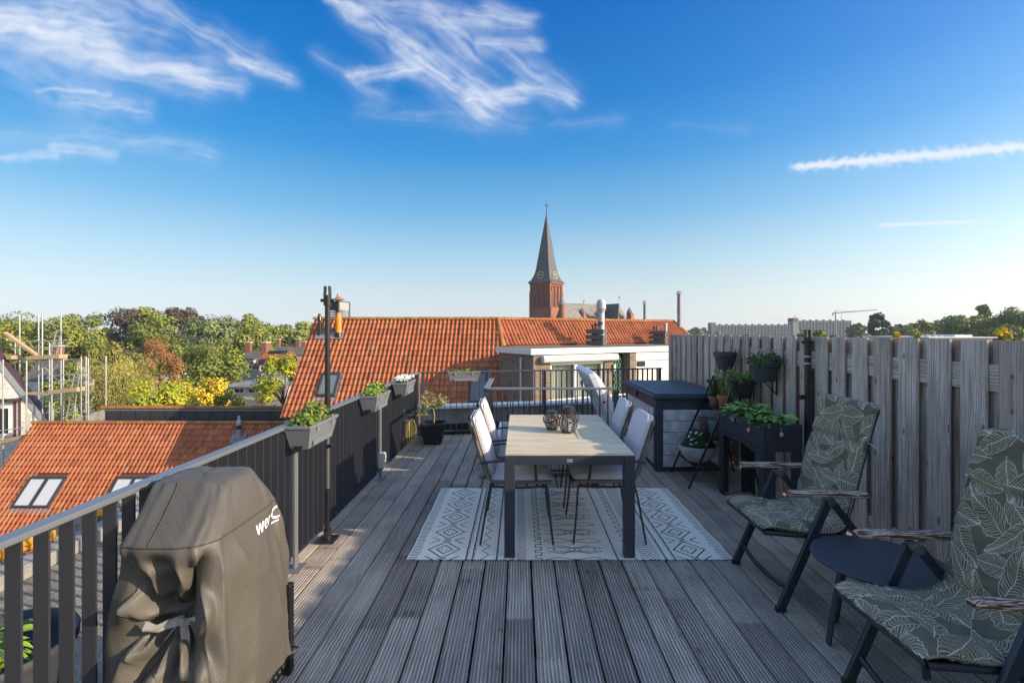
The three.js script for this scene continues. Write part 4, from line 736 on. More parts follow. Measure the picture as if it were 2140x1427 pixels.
// ---------------------------------------------------------------- rug with its woven print
{
  const W = 1840, H = 1280, cv = document.createElement('canvas'); cv.width = W; cv.height = H; const c = cv.getContext('2d'), r = rng(15);
  c.fillStyle = '#faedd8'; c.fillRect(0, 0, W, H);
  for (let i = 0; i < 26000; i++) { const v = 208 + r() * 45; c.fillStyle = `rgba(${v},${v - 8},${v - 20},0.5)`; c.fillRect(r() * W, r() * H, 2 + r() * 12, 1.4); }
  const ink = '#1d1c1e', rust = '#8a5a34';
  const path = (pts, w, col = ink, close = false) => { c.strokeStyle = col; c.lineWidth = w * 1.55; c.lineJoin = 'round'; c.beginPath(); pts.forEach(([x, y], i) => { const q = [x + (r() - 0.5) * 3, y + (r() - 0.5) * 3]; i ? c.lineTo(...q) : c.moveTo(...q); }); if (close) c.closePath(); c.stroke(); };
  const ragged = (x, w) => { for (let y = 0; y < H; y += 9) { c.fillStyle = ink; c.fillRect(x - w / 2 + (r() - 0.5) * 3, y, w + (r() - 0.5) * 3, 9.5); } };
  const F = (f) => f * W;
  for (let y = 12; y < H; y += 21) { path([[8, y], [8 + 44 + r() * 16, y + 3]], 4); path([[W - 8, y], [W - 52 - r() * 16, y + 3]], 4); }
  for (const [f, flip] of [[0.105, 1], [0.885, -1]]) {
    const x = F(f), n = 5, dy = H / n;
    for (let k = 0; k < n; k++) {
      const y = (k + 0.5) * dy, a = 92, b = dy * 0.42;
      path([[x - a, y], [x, y - b], [x + a, y], [x, y + b]], 5, ink, true); path([[x - a * 0.5, y], [x, y - b * 0.52], [x + a * 0.5, y], [x, y + b * 0.52]], 5, k % 2 ? ink : '#4a3a30', true);
      for (const [p, q] of [[-12, -8], [12, -8], [-12, 12], [12, 12]]) { c.fillStyle = k % 2 ? ink : rust; c.fillRect(x + p - 4, y + q - 4, 8, 8); }
      const yy = (k + 1) * dy; for (const s of [-1, 1]) { path([[x + s * 100, yy - 44], [x + s * 46, yy], [x + s * 100, yy + 44]], 4.5, (k + (s > 0)) % 3 === 0 ? rust : ink); path([[x + s * 24, yy - 20], [x, yy], [x + s * 24, yy + 20]], 4, ink); }
    }
  }
  for (const [f, s] of [[0.18, 1], [0.2, 1], [0.795, -1], [0.822, -1]]) { const x = F(f); ragged(x, 7); for (let y = 6; y < H; y += 19) path([[x, y], [x + s * 15, y + 2]], 3); }
  { const pts = []; for (let k = 0; k <= 22; k++) pts.push([F(0.238) + (k % 2 ? 22 : -22), k * H / 22]); path(pts, 3.6, '#5a4b42'); }
  ragged(F(0.275), 8); ragged(F(0.645), 7);
  for (const [f, s] of [[0.312, 1], [0.35, -1], [0.735, 1], [0.765, -1]]) for (let y = 10; y < H; y += 27) path([[F(f) - 28, y - 8 * s], [F(f), y + 10 * s], [F(f) + 28, y - 8 * s]], 3.4, r() < 0.08 ? rust : ink);
  for (const f of [0.405, 0.695]) { const x = F(f), pts = []; let k = 0; for (let y = 0; y < H; y += 36, k++) pts.push([x + (k % 2 ? 17 : -17), y], [x + (k % 2 ? 17 : -17), y + 36]); path(pts, 3.6, f > 0.5 ? '#57493a' : ink); for (let q = 0; q < k; q += 2) { c.fillStyle = ink; c.fillRect(x - 4, q * 36 - 4, 22, 9); } }
  { const x = F(0.52), n = 5, dy = H / n; for (let k = 0; k < n; k++) { const y = (k + 0.5) * dy;
    for (const q of [1, 0.76, 0.52]) for (const s of [-1, 1]) { path([[x - 165 * q, y + s * 14], [x - 82 * q, y + s * 54 * q], [x, y + s * 16], [x + 82 * q, y + s * 54 * q], [x + 165 * q, y + s * 14]], 3.8, '#3a3430'); }
    path([[x - 44, y], [x, y - 30], [x + 44, y], [x, y + 30]], 3.6, '#4a3b2e', true); c.fillStyle = ink; for (const s of [-120, 0, 120]) { c.beginPath(); c.ellipse(x + s, y, 8, 6, 0, 0, 7); c.fill(); }
    path([[x - 175, y + dy / 2], [x - 100, y + dy / 2 - 30], [x, y + dy / 2], [x + 100, y + dy / 2 - 30], [x + 175, y + dy / 2]], 3.6); path([[x - 175, y + dy / 2 + 12], [x - 100, y + dy / 2 + 34], [x, y + dy / 2 + 10], [x + 100, y + dy / 2 + 34], [x + 175, y + dy / 2 + 12]], 3.6); } }
  for (let i = 0; i < 9000; i++) { c.fillStyle = `rgba(90,84,80,${0.12 + 0.25 * r()})`; const f = [0.16, 0.29, 0.43, 0.62, 0.67, 0.72, 0.84][Math.floor(r() * 7)]; c.fillRect(F(f) + (r() - 0.5) * 110, r() * H, 3 + r() * 11, 1.4); }
  const tx = new THREE.CanvasTexture(cv); tx.colorSpace = THREE.SRGBColorSpace; tx.flipY = false; tx.magFilter = THREE.LinearFilter;
  const g = gridGeo(60, 40, (u, v) => { const x = lerp(-0.79, 1.5, u), z = lerp(-5.08, -3.49, v), e = Math.min(u, 1 - u, v, 1 - v); return [x + (e === 0 ? 0.006 * n2(x * 3, z * 3) : 0), 0.0065 + 0.0025 * n2(x * 2.2, z * 2.6) * (e > 0.02 ? 1 : 0.3), z, u, v]; });
  const g2 = g.clone().translate(0, -0.004, 0);
  tag(mesh('rug', [triFlip(g), g2], std(C(1, 1, 1), 0.95, 0, { map: tx, bumpMap: rep(weave, 20, 14), bumpScale: 0.001 })), 'pale rug with black tribal diamonds and zigzags under the dining table', 'rug');
}
function triFlip(g) { const i = g.index.array; for (let k = 0; k < i.length; k += 3) { const a = i[k]; i[k] = i[k + 1]; i[k + 1] = a; } g.computeVertexNormals(); return g; }
// ---------------------------------------------------------------- covered barbecue
{
  const t = thing('covered_barbecue', 'barbecue under a taupe fabric cover tied with a grey ribbon against the railing', 'barbecue', [-1.275, 0, -2.03]);
  const L = [[0.17, 0, 0.262, 0, 0.345], [0.3, 0, 0.25, 0, 0.335], [0.55, 0.004, 0.222, 0, 0.312], [0.72, 0.008, 0.196, 0, 0.292], [0.82, 0.002, 0.178, -0.004, 0.284], [0.838, 0.001, 0.174, -0.006, 0.279], [0.9, -0.006, 0.166, -0.024, 0.222], [0.985, -0.03, 0.152, -0.05, 0.135], [1.003, -0.035, 0.142, -0.052, 0.12], [1.009, -0.04, 0.08, -0.053, 0.07], [1.01, -0.04, 0.001, -0.053, 0.001]];
  const at1 = (y) => { let k = 0; while (k < L.length - 2 && y > L[k + 1][0]) k++; const A = L[k], B = L[k + 1], f = clamp((y - A[0]) / (B[0] - A[0])); return [1, 2, 3, 4].map((i) => lerp(A[i], B[i], f)); };
  const ys = []; for (let k = 0; k < L.length - 1; k++) { const n = Math.max(2, Math.ceil((L[k + 1][0] - L[k][0]) / 0.014)); for (let j = 0; j < n; j++) ys.push(lerp(L[k][0], L[k + 1][0], j / n)); } ys.push(1.01);
  const tieY = 0.54, sg = (v, p) => Math.sign(v) * Math.pow(Math.abs(v), p);
  const surf = (phi, y, out = 0) => {
    const [cx, hx, cz, hz] = at1(y), c = Math.cos(phi), s = Math.sin(phi), ex = 2 / (y > 0.8 ? 5 : lerp(3.6, 5, clamp((y - 0.4) / 0.4)));
    let x = cx + hx * sg(c, ex), z = cz + hz * sg(s, ex), yy = y;
    const below = sstep(0.835, 0.74, y), a = (x - cx) / hx, near = sstep(0.55, 0.95, s);
    // folds that hang from the shoulder seam
    const ridge = (q) => 1 - Math.pow(Math.abs(Math.sin(q)), 0.7);
    let f = below * (0.034 * (ridge(3.2 * phi + 0.5 * Math.sin(y * 5)) - 0.4) + 0.013 * ridge(6.1 * phi + 1.9 + y * 2.0) + 0.012 * n3(c * 2.2, y * 2.2, s * 2.2)) + 0.006 * n3(c * 2.6, y * 5, s * 2.6);
    if (near > 0) { // gathered end: pulled in at the tie, folds run to the knot from both upper corners
      const ty = (y - tieY) / 0.3, rad = Math.hypot(a, ty), ang = Math.atan2(ty, a);
      const pinch = 0.135 * Math.exp(-Math.pow((y - tieY) / 0.17, 2)) * Math.exp(-Math.pow(a / 0.62, 2));
      const rays = 0.052 * Math.sin(ang * 7 + 0.6 + 0.8 * n2(rad * 2, 4)) * sstep(0.05, 0.35, rad) * sstep(1.7, 0.5, rad);
      const slit = 0.085 * Math.exp(-Math.pow((a - lerp(0.35, 0.93, clamp((y - tieY) / 0.28))) / 0.09, 2)) * sstep(tieY - 0.05, 0.62, y);
      f += near * below * (rays - pinch - slit - 0.035 * sstep(0.835, 0.78, y));
    }
    const nx = sg(c, 1) / hx, nz = s / hz, nl = Math.hypot(nx, nz) || 1; f += out;
    if (y < 0.3) yy += sstep(0.3, 0.17, y) * 0.02 * Math.sin(phi * 3 + 1);
    const top = sstep(0.95, 1.0, y); // the flat top sags a little between its edges
    return [x + nx / nl * f, yy + top * 0.006 * n2(x * 9, z * 9) + out * sstep(0.85, 0.95, y) * 0.8, z + nz / nl * f];
  };
  const N = 300, g = gridGeo(N, ys.length - 1, (u, v) => { const y = ys[Math.round(v * (ys.length - 1))], p = surf(-u * Math.PI * 2 + Math.PI, y); return [...p, (p[0] - p[2]) * 1.1, y * 1.2 + p[0] * 0.3]; }, true);
  mesh('cover', g, M.cover, t);
  const ringPts = (y, o) => Array.from({ length: 90 }, (_, i) => V3(...surf(i / 90 * Math.PI * 2, y, o)));
  mesh('shoulder_seam', tube(ringPts(0.838, 0.002), 0.0028, 220, 5, true), M.seam, t);
  const mid = []; for (let i = 0; i <= 26; i++) { const y = lerp(0.842, 1.008, i / 26); mid.push(V3(...surf(Math.PI / 2 + 0.02, y, 0.002))); } mid.push(V3(-0.035, 1.016, -0.06)); for (let i = 26; i >= 0; i -= 2) mid.push(V3(...surf(-Math.PI / 2, lerp(0.842, 1.008, i / 26), 0.002)));
  mesh('middle_seam', tube(mid, 0.0026, 120, 5), M.seam, t);
  mesh('hem', tube(ringPts(0.171, 0.001), 0.005, 220, 5, true), M.cover, t);
  // printed letters on the terrace side
  const cv = document.createElement('canvas'); cv.width = 512; cv.height = 192; const c = cv.getContext('2d');
  c.clearRect(0, 0, 512, 192); c.fillStyle = '#fff'; c.strokeStyle = '#fff'; c.font = 'italic bold 150px sans-serif'; c.fillText('wer', 6, 140, 300); c.lineWidth = 20; c.beginPath(); c.arc(420, 86, 50, 0.7, 5.4); c.stroke(); c.lineWidth = 12; c.beginPath(); c.moveTo(330, 165); c.quadraticCurveTo(420, 178, 505, 150); c.stroke();
  const tx = new THREE.CanvasTexture(cv); tx.colorSpace = THREE.SRGBColorSpace; tx.magFilter = THREE.LinearFilter;
  const lg = gridGeo(24, 8, (u, v) => { const zz = lerp(-0.005, -0.265, u) / 0.288, phi = -Math.asin(Math.min(0.999, Math.pow(-zz, 2.4))), p = surf(phi, lerp(0.74, 0.825, v), 0.0035); return [...p, u, v]; });
  mesh('lettering', lg, std(C(0.85, 0.85, 0.85), 0.7, 0, { map: tx, alphaMap: null, transparent: true, alphaTest: 0.4 }), t);
  // ribbon tied in a bow
  const kn = V3(...surf(Math.PI / 2 - 0.03, tieY, 0.012));
  const band = (pts, w) => { const cu = new THREE.CatmullRomCurve3(pts); return gridGeo(24, 4, (u, v) => { const p = cu.getPoint(u); return [p.x, p.y + (v - 0.5) * w, p.z + 0.008 * Math.sin(v * 5 + u * 7), u, v]; }); };
  const k = (x, y, z) => V3(kn.x + x, kn.y + y, kn.z + z + 0.012);
  mesh('ribbon', [band([k(0, 0, 0), k(-0.03, 0.006, 0.03), k(-0.065, -0.004, 0.05), k(-0.1, 0.012, 0.06)], 0.032), band([k(0, 0, 0), k(0.035, 0.018, 0.035), k(0.08, 0.03, 0.055), k(0.125, 0.042, 0.06)], 0.03), rbox(0.024, 0.03, 0.022, 0.008, kn.x, kn.y, kn.z + 0.02)], M.ribbon, t);
  const tail = new THREE.CatmullRomCurve3([k(0.012, -0.005, 0.012), k(0.024, -0.07, 0.02), k(0.034, -0.17, 0.012), k(0.03, -0.26, 0.016)]);
  mesh('ribbon_tail', [gridGeo(20, 4, (u, v) => { const p = tail.getPoint(u); return [p.x + (v - 0.5) * 0.026, p.y, p.z + 0.006 * Math.sin(u * 9 + v * 3)]; }), gridGeo(8, 3, (u, v) => [kn.x - 0.012 - 0.045 * u + (v - 0.5) * 0.012, kn.y - 0.01 - 0.055 * u + (v - 0.5) * 0.02, kn.z + 0.03])], M.ribbon, t);
  // black cart below the hem
  mesh('cart_panel', [rspan(-0.15, 0.195, 0.035, 0.3, -0.3, 0.2, 0.01)], M.grillBlack, t);
  const holes = []; for (let i = 0; i < 8; i++) for (let j = 0; j < 3; j++) holes.push(new THREE.CylinderGeometry(0.006, 0.006, 0.003, 10).rotateZ(Math.PI / 2).translate(0.197, 0.07 + j * 0.034, -0.25 + i * 0.036 + (j % 2) * 0.018));
  for (const h of holes) mesh('hole_light_disc', h, M.postLit, t);  // pale discs stand in for light showing through the holes
  for (const [x, z] of [[0.19, -0.31], [0.17, 0.2], [-0.18, -0.31], [-0.16, 0.2]]) mesh('leg', rspan(x - 0.02, x + 0.02, 0.001, 0.42, z - 0.02, z + 0.02, 0.005), M.grillBlack, t);
}
// ---------------------------------------------------------------- storage box
{
  const t = thing('storage_box', 'large pale plastic storage box with a dark lid and corner posts by the fence', 'storage box', [0, 0, 0]);
  const x0 = 1.55, x1 = 2.37, z0 = -5.7, z1 = -7.32, h = 0.82, P = M.boxDark;
  for (const [x, z] of [[x0, z0], [x1 - 0.09, z0], [x0, z1 + 0.09], [x1 - 0.09, z1 + 0.09]]) mesh('corner_post', rspan(x, x + 0.09, 0.002, h, z - 0.09, z, 0.008), P, t);
  const n = 5, r = rng(4), ph = (h - 0.16) / n;
  for (let k = 0; k < n; k++) { const y0 = 0.05 + k * ph, y1 = y0 + ph - 0.006;
    mesh('panel', triUV(rspan(x0 + 0.091, x1 - 0.091, y0, y1, z0 - 0.035, z0 - 0.012, 0.004), r(), r()), M.boxPanel, t);
    mesh('panel', triUV(rspan(x0 + 0.012, x0 + 0.035, y0, y1, z1 + 0.091, z0 - 0.091, 0.004), r(), r(), 'z'), M.boxPanel, t); }
  mesh('base', rspan(x0 + 0.02, x1 - 0.02, 0.003, 0.048, z1 + 0.02, z0 - 0.02, 0.004), P, t);
  mesh('top_band', [rspan(x0 + 0.091, x1 - 0.091, h - 0.11, h, z0 - 0.04, z0 - 0.004, 0.004), rspan(x0 + 0.004, x0 + 0.04, h - 0.11, h, z1 + 0.091, z0 - 0.091, 0.004)], P, t);
  mesh('back_wall', [span(x0 + 0.036, x1 - 0.03, 0.05, h - 0.01, z1 + 0.03, z1 + 0.05), span(x1 - 0.05, x1 - 0.03, 0.05, h - 0.01, z1 + 0.051, z0 - 0.05)], P, t);
  const lid = mesh('lid', [rspan(x0 - 0.03, x1 + 0.02, h + 0.002, h + 0.05, z1 - 0.02, z0 + 0.03, 0.012)], P, t);
  for (let k = 0; k < 6; k++) mesh('lid_plank', triUV(rspan(x0 + 0.0 + k * 0.139, x0 + 0.133 + k * 0.139, h + 0.05, h + 0.066, z1 + 0.0, z0 + 0.005, 0.006), r(), r(), 'z'), P, lid);
  mesh('lock_plate', [rspan(x0 - 0.016, x0 + 0.004, h - 0.07, h - 0.01, -6.62, -6.58, 0.005)], M.pole, t);
  mesh('keyhole', box(0.003, 0.018, 0.012, x0 - 0.018, h - 0.04, -6.6), M.zinc, t);
}
// ---------------------------------------------------------------- tall black planter with strawberries
const leafShape = (() => { // one strawberry leaflet triple, flat-ish, tip along +x
  const one = (a) => gridGeo(6, 4, (u, v) => { const q = u, w = 0.34 * Math.sin(Math.PI * Math.pow(q, 0.8)) * (1 - 0.1 * Math.sin(q * 40)), s = (v - 0.5) * 2; return [q * 1.0, 0.22 * Math.abs(s) * w - 0.25 * q * q + 0.03 * Math.sin(q * 22) * Math.abs(s), s * w]; }).rotateY(a);
  return join([one(0), one(1.25), one(-1.25)]);
})();
{
  const t = thing('raised_planter', 'tall black metal planter full of strawberry plants beside the fence', 'planter', [0, 0, 0]);
  const x0 = 1.985, x1 = 2.29, z0 = -4.05, z1 = -4.96, top = 0.84, bot = 0.62, K = M.planter;
  for (const x of [x0, x1 - 0.006]) mesh('side_panel', rspan(x, x + 0.006, bot, top, z1, z0, 0.002), K, t);
  for (const z of [z0 - 0.006, z1]) mesh('end_panel', rspan(x0 + 0.0065, x1 - 0.0065, bot, top, z, z + 0.006, 0.002), K, t);
  mesh('floor', span(x0 + 0.007, x1 - 0.007, bot, bot + 0.01, z1 + 0.007, z0 - 0.007), K, t);
  for (const [x, sx] of [[x0, 1], [x1, -1]]) for (const [z, sz] of [[z0, -1], [z1, 1]]) mesh('leg', [rspan(x - sx * 0.003, x + sx * 0.003, 0.003, bot + 0.2, z, z + sz * 0.1, 0.0015), rspan(x + sx * 0.0035, x + sx * 0.09, 0.003, bot + 0.2, z - sz * 0.003, z + sz * 0.003, 0.0015)], K, t);
  mesh('apron', poly([V3(x0 - 0.0035, bot + 0.02, z0 - 0.1), V3(x0 - 0.0035, bot + 0.02, z1 + 0.1), V3(x0 - 0.0035, bot - 0.03, z1 + 0.1), V3(x0 - 0.0035, bot - 0.012, (z0 + z1) / 2), V3(x0 - 0.0035, bot - 0.05, z0 - 0.1)], 0.003, V3(-1, 0, 0)), K, t);
  mesh('soil', span(x0 + 0.01, x1 - 0.01, top - 0.06, top - 0.04, z1 + 0.01, z0 - 0.01), M.soil, t);
  const lm = [[0.22, 0.36, 0.06], [0.17, 0.3, 0.05], [0.28, 0.43, 0.08], [0.13, 0.24, 0.045]].map((c) => new THREE.MeshPhysicalMaterial({ color: C(...c), roughness: 0.55, transmission: 0.15, thickness: 0, side: THREE.DoubleSide }));
  const r = rng(88);
  for (let i = 0; i < 120; i++) {
    const o = mesh('leaf', leafShape, lm[Math.floor(r() * 4)], t), a = r() * 6.28, q = r(), s = 0.055 + 0.045 * r();
    const z = lerp(z0 - 0.06, z1 + 0.08, r()), big = 1 - 0.5 * Math.abs((z + 4.6) / 0.6);
    o.scale.setScalar(s); o.position.set(lerp(x0 + 0.0, x1 - 0.04, r()), top - 0.03 + 0.13 * q * big, z); o.rotation.set((r() - 0.5) * 0.7, a, 0.5 * (r() - 0.2));
    mesh('leaf_stalk', rod(V3(o.position.x, o.position.y, o.position.z), V3(lerp(o.position.x, 2.13, 0.5), top - 0.05, lerp(z, -4.5, 0.1)), 0.0016, 0.002, 5), M.stem, t);
  }
  for (const [z, y] of [[-4.62, 0.79], [-4.3, 0.76], [-4.07, 0.775]]) mesh('berry', [new THREE.SphereGeometry(0.016, 12, 10).scale(0.9, 1.3, 0.9).translate(x0 - 0.012 + (z > -4.1 ? 0.14 : 0), y - 0.01, z + (z > -4.1 ? 0.04 : 0)), rod(V3(x0 - 0.012 + (z > -4.1 ? 0.14 : 0), y + 0.005, z + (z > -4.1 ? 0.04 : 0)), V3(x0 + 0.04 + (z > -4.1 ? 0.1 : 0), top + 0.02, z), 0.0016, 0.0016, 5)], M.berry, t);
}
// ---------------------------------------------------------------- fence pots
function fencePot(label, x, top, z, r0, cols, n, h, seed) {
  const t = thing('hanging_pot', label, 'plant pot', [x, top, z], 0, undefined);
  mesh('pot', lathe([[0.001, -0.2], [r0 * 0.62, -0.2], [r0 * 0.66, -0.19], [r0 * 0.88, -0.065], [r0 * 0.9, -0.06], [r0 * 0.97, -0.055], [r0, 0], [r0 - 0.006, 0], [r0 * 0.86, -0.06]], 36), M.potDark, t);
  mesh('bracket', [bar(V3(0.12, -0.34, 0), V3(0.12, 0.02, 0), 0.004, 0.03, V3(0, 0, 1)), bar(V3(0.12, -0.33, 0), V3(0.0, -0.205, 0), 0.006, 0.02, V3(0, 0, 1))], M.pole, t);
  mesh('soil', new THREE.CylinderGeometry(r0 * 0.9, r0 * 0.9, 0.01, 28).translate(0, -0.035, 0), M.soil, t);
  stuff(mesh('foliage', leafCloud(n, (r) => { const p = mound(r0 * 0.95, r0 * 0.95, h)(r); const q = Math.hypot(p[0], p[2]) / r0; if (q > 1) { p[0] /= q; p[2] /= q; } p[1] -= 0.03; return p; }, 0.03, cols, seed, [0.55, 1]), M.leaf, t));
  return t;
}
fencePot('dark fence pot with a few low sprouts, topmost by the storage box', 2.4, 1.355, -5.83, 0.125, GREEN.deep, 60, 0.035, 201);
{ const t = fencePot('dark fence pot with a bushy herb spilling over, hung above the strawberries', 2.4, 1.31, -4.9, 0.145, GREEN.herb, 900, 0.12, 202);
  const r = rng(9), fl = []; for (let i = 0; i < 26; i++) fl.push(new THREE.IcosahedronGeometry(0.006, 0).translate((r() - 0.5) * 0.3, 0.06 + 0.08 * r(), (r() - 0.5) * 0.34)); stuff(mesh('blossom', fl, M.potGreen, t)); }
fencePot('dark fence pot with bright lettuce leaves, behind the terracotta pots', 2.4, 1.085, -5.38, 0.135, GREEN.lime, 420, 0.13, 203);
// ---------------------------------------------------------------- folding plant ladder and its pots
{
  const t = thing('plant_stand', 'black folding ladder stand holding pots between the storage box and the planter', 'plant stand');
  const zs = [-5.07, -5.66];
  for (const z of zs) { mesh('stile', bar(V3(1.715, 0.002, z), V3(2.2, 1.1, z), 0.02, 0.014, V3(0, 0, 1), 0.003), M.pole, t); mesh('back_leg', bar(V3(2.43, 0.002, z - 0.0), V3(2.2, 1.09, z - 0.016), 0.018, 0.012, V3(0, 0, 1), 0.003), M.pole, t); }
  for (const [y, w] of [[0.2, 0.26], [0.5, 0.24], [0.78, 0.2]]) { const xf = 1.715 + 0.485 * y / 1.1; mesh('shelf', [rspan(xf + 0.012, xf + 0.012 + w, y - 0.012, y, zs[1] + 0.012, zs[0] - 0.012, 0.003)], M.pole, t); }
  mesh('cross_bar', [rod(V3(2.2, 1.085, zs[0] - 0.008), V3(2.2, 1.085, zs[1] + 0.008), 0.008)], M.pole, t);
}
{
  const p = [1.91, 0.201, -5.36], t = thing('bowl_planter', 'round white bowl with white daisies on the lowest ladder shelf', 'plant pot', p);
  mesh('bowl', lathe([[0.001, 0], [0.07, 0.0], [0.1, 0.012], [0.165, 0.075], [0.192, 0.14], [0.198, 0.18], [0.188, 0.182], [0.18, 0.14], [0.15, 0.09], [0.001, 0.06]], 44), M.potWhite, t);
  mesh('soil', new THREE.CylinderGeometry(0.17, 0.15, 0.02, 30).translate(0, 0.145, 0), M.soil, t);
  stuff(mesh('foliage', leafCloud(1800, (r) => { const a = r() * 6.28, q = Math.sqrt(r()), h = 0.17 * Math.sqrt(1 - q * q * 0.85) * (0.3 + 0.7 * r()); return [Math.cos(a) * q * 0.15, 0.15 + h, Math.sin(a) * q * 0.15, Math.cos(a) * q, 0.7, Math.sin(a) * q]; }, 0.03, GREEN.deep, 301, [0.3, 1]), M.leaf, t));
  const r = rng(31); for (let i = 0; i < 34; i++) { const a = r() * 6.28, q = Math.sqrt(r()) * 0.17, f = mesh('daisy', new THREE.CylinderGeometry(0.011, 0.009, 0.004, 9), M.petal, t); f.position.set(Math.cos(a) * q, 0.3 - q * q * 4 + 0.03 * r(), Math.sin(a) * q); f.rotation.set((r() - 0.5) * 1.3, 0, (r() - 0.2) * 1.2); }
}
function smallPot(label, p, r0, h, m, cols, n, lh, seed, leaf = [0.3, 1], ls = 0.03, rim = true) {
  const t = thing('flower_pot', label, 'plant pot', p);
  mesh('pot', lathe([[0.001, 0.001], [r0 * 0.68, 0.001], [r0 * 0.9, h * 0.74], ...(rim ? [[r0 * 0.9, h * 0.75], [r0, h * 0.76]] : []), [r0, h], [r0 * 0.9, h], [r0 * 0.82, h * 0.7], [0.001, h * 0.68]], 32), m, t);
  if (n) stuff(mesh('foliage', leafCloud(n, (r) => { const a = r() * 6.28, q = Math.sqrt(r()) * r0 * 1.25, y = r(), up = 0.6; return [Math.cos(a) * q * (0.4 + 0.6 * y), h * 0.9 + lh * y * (1 - q * 1.5), Math.sin(a) * q * (0.4 + 0.6 * y), Math.cos(a), 0.4, Math.sin(a), Math.cos(a) * 0.5, 1, Math.sin(a) * 0.5]; }, ls, cols, seed, leaf), M.leaf, t));
  return t;
}
smallPot('empty brown clay pot on the middle ladder shelf', [2.035, 0.502, -5.42], 0.095, 0.16, M.potBrown, GREEN.deep, 0, 0, 311);
smallPot('empty sage green pot in front of the brown one on the middle ladder shelf', [2.06, 0.502, -5.22], 0.09, 0.17, M.potGreen, GREEN.deep, 0, 0, 312);
smallPot('bright terracotta pot with wispy rosemary on the upper ladder shelf', [2.16, 0.782, -5.24], 0.085, 0.15, M.terracotta, GREEN.fresh, 420, 0.3, 313, [0.16, 1], 0.045);
smallPot('dull clay pot with dense blue green herb on the upper ladder shelf', [2.14, 0.782, -5.46], 0.075, 0.11, std(C(0.34, 0.17, 0.1), 0.95, 0, { map: rep(cloudy, 3, 3) }), GREEN.deep, 700, 0.2, 314, [0.3, 1], 0.028);
smallPot('small brown clay pot at the fence end of the upper ladder shelf', [2.2, 0.782, -5.1], 0.055, 0.09, M.potBrown, GREEN.herb, 160, 0.3, 315, [0.2, 1], 0.04);

// ---------------------------------------------------------------- reclining lounge chairs with leaf-print pads
const leafPrint = (() => {
  const W = 1024, H = 2048, cv = document.createElement('canvas'); cv.width = W; cv.height = H; const c = cv.getContext('2d'), r = rng(64);
  c.fillStyle = '#6a6351'; c.fillRect(0, 0, W, H);
  for (let i = 0; i < 30000; i++) { const v = r() * 40; c.fillStyle = `rgba(${84 + v},${80 + v},${68 + v},0.25)`; c.fillRect(r() * W, r() * H, 3, 1.5); }
  const leaf = (x, y, a, L, B) => {
    c.save(); c.translate(x, y); c.rotate(a); c.strokeStyle = '#cdc2a6';
    const bend = (r() - 0.5) * 0.35 * L, mid = (t) => [t * L, bend * t * (1 - t) * 2], wid = (t) => B * Math.pow(Math.sin(Math.PI * Math.pow(t, 0.75)), 0.8) * (1 - 0.15 * t);
    c.fillStyle = '#6a6351'; c.beginPath(); for (let i = 0; i <= 30; i++) { const t = i / 30, m = mid(t); c.lineTo(m[0], m[1] - wid(t)); } for (let i = 30; i >= 0; i--) { const t = i / 30, m = mid(t); c.lineTo(m[0], m[1] + wid(t)); } c.fill();
    c.lineWidth = 7; c.beginPath(); c.moveTo(-0.12 * L, 0); for (let i = 0; i <= 20; i++) c.lineTo(...mid(i / 20)); c.stroke();
    for (const s of [-1, 1]) { const phase = r() * 0.1; c.lineWidth = 3.6; for (let t = 0.05; t < 0.97; t += 0.055) { const m = mid(t), q = Math.min(0.99, t + 0.16), m2 = mid(q), w = wid(q) * (0.94 + 0.08 * Math.sin(t * 40 + phase)); c.beginPath(); c.moveTo(...m); c.quadraticCurveTo(lerp(m[0], m2[0], 0.35), m[1] + s * w * 0.62, m2[0], m2[1] + s * w); c.stroke(); }
      c.lineWidth = 4.5; c.beginPath(); for (let i = 0; i <= 40; i++) { const t = i / 40, m = mid(t); const w = wid(t) * (1 + 0.05 * Math.sin(t * 45)); i ? c.lineTo(m[0], m[1] + s * w) : c.moveTo(m[0], m[1] + s * w); } c.stroke(); }
    c.restore();
  };
  const spots = []; for (let i = 0; i < 46; i++) { let best, bd = -1; for (let k = 0; k < 30; k++) { const p = [r() * W, r() * H]; let d = 1e9; for (const q of spots) d = Math.min(d, Math.hypot(p[0] - q[0], p[1] - q[1])); if (d > bd) { bd = d; best = p; } } spots.push(best); }
  for (const [x, y] of spots) { const a = r() * 6.28, L = 270 + 170 * r(); leaf(x - Math.cos(a) * L / 2, y - Math.sin(a) * L / 2, a, L, 70 + 55 * r()); }
  const t = new THREE.CanvasTexture(cv); t.colorSpace = THREE.SRGBColorSpace; t.magFilter = THREE.LinearFilter; t.wrapS = t.wrapT = THREE.MirroredRepeatWrapping; return t;
})();
M.leafPad = std(C(1, 1, 1), 0.95, 0, { map: leafPrint, bumpMap: rep(weave, 10, 20), bumpScale: 0.0007 });
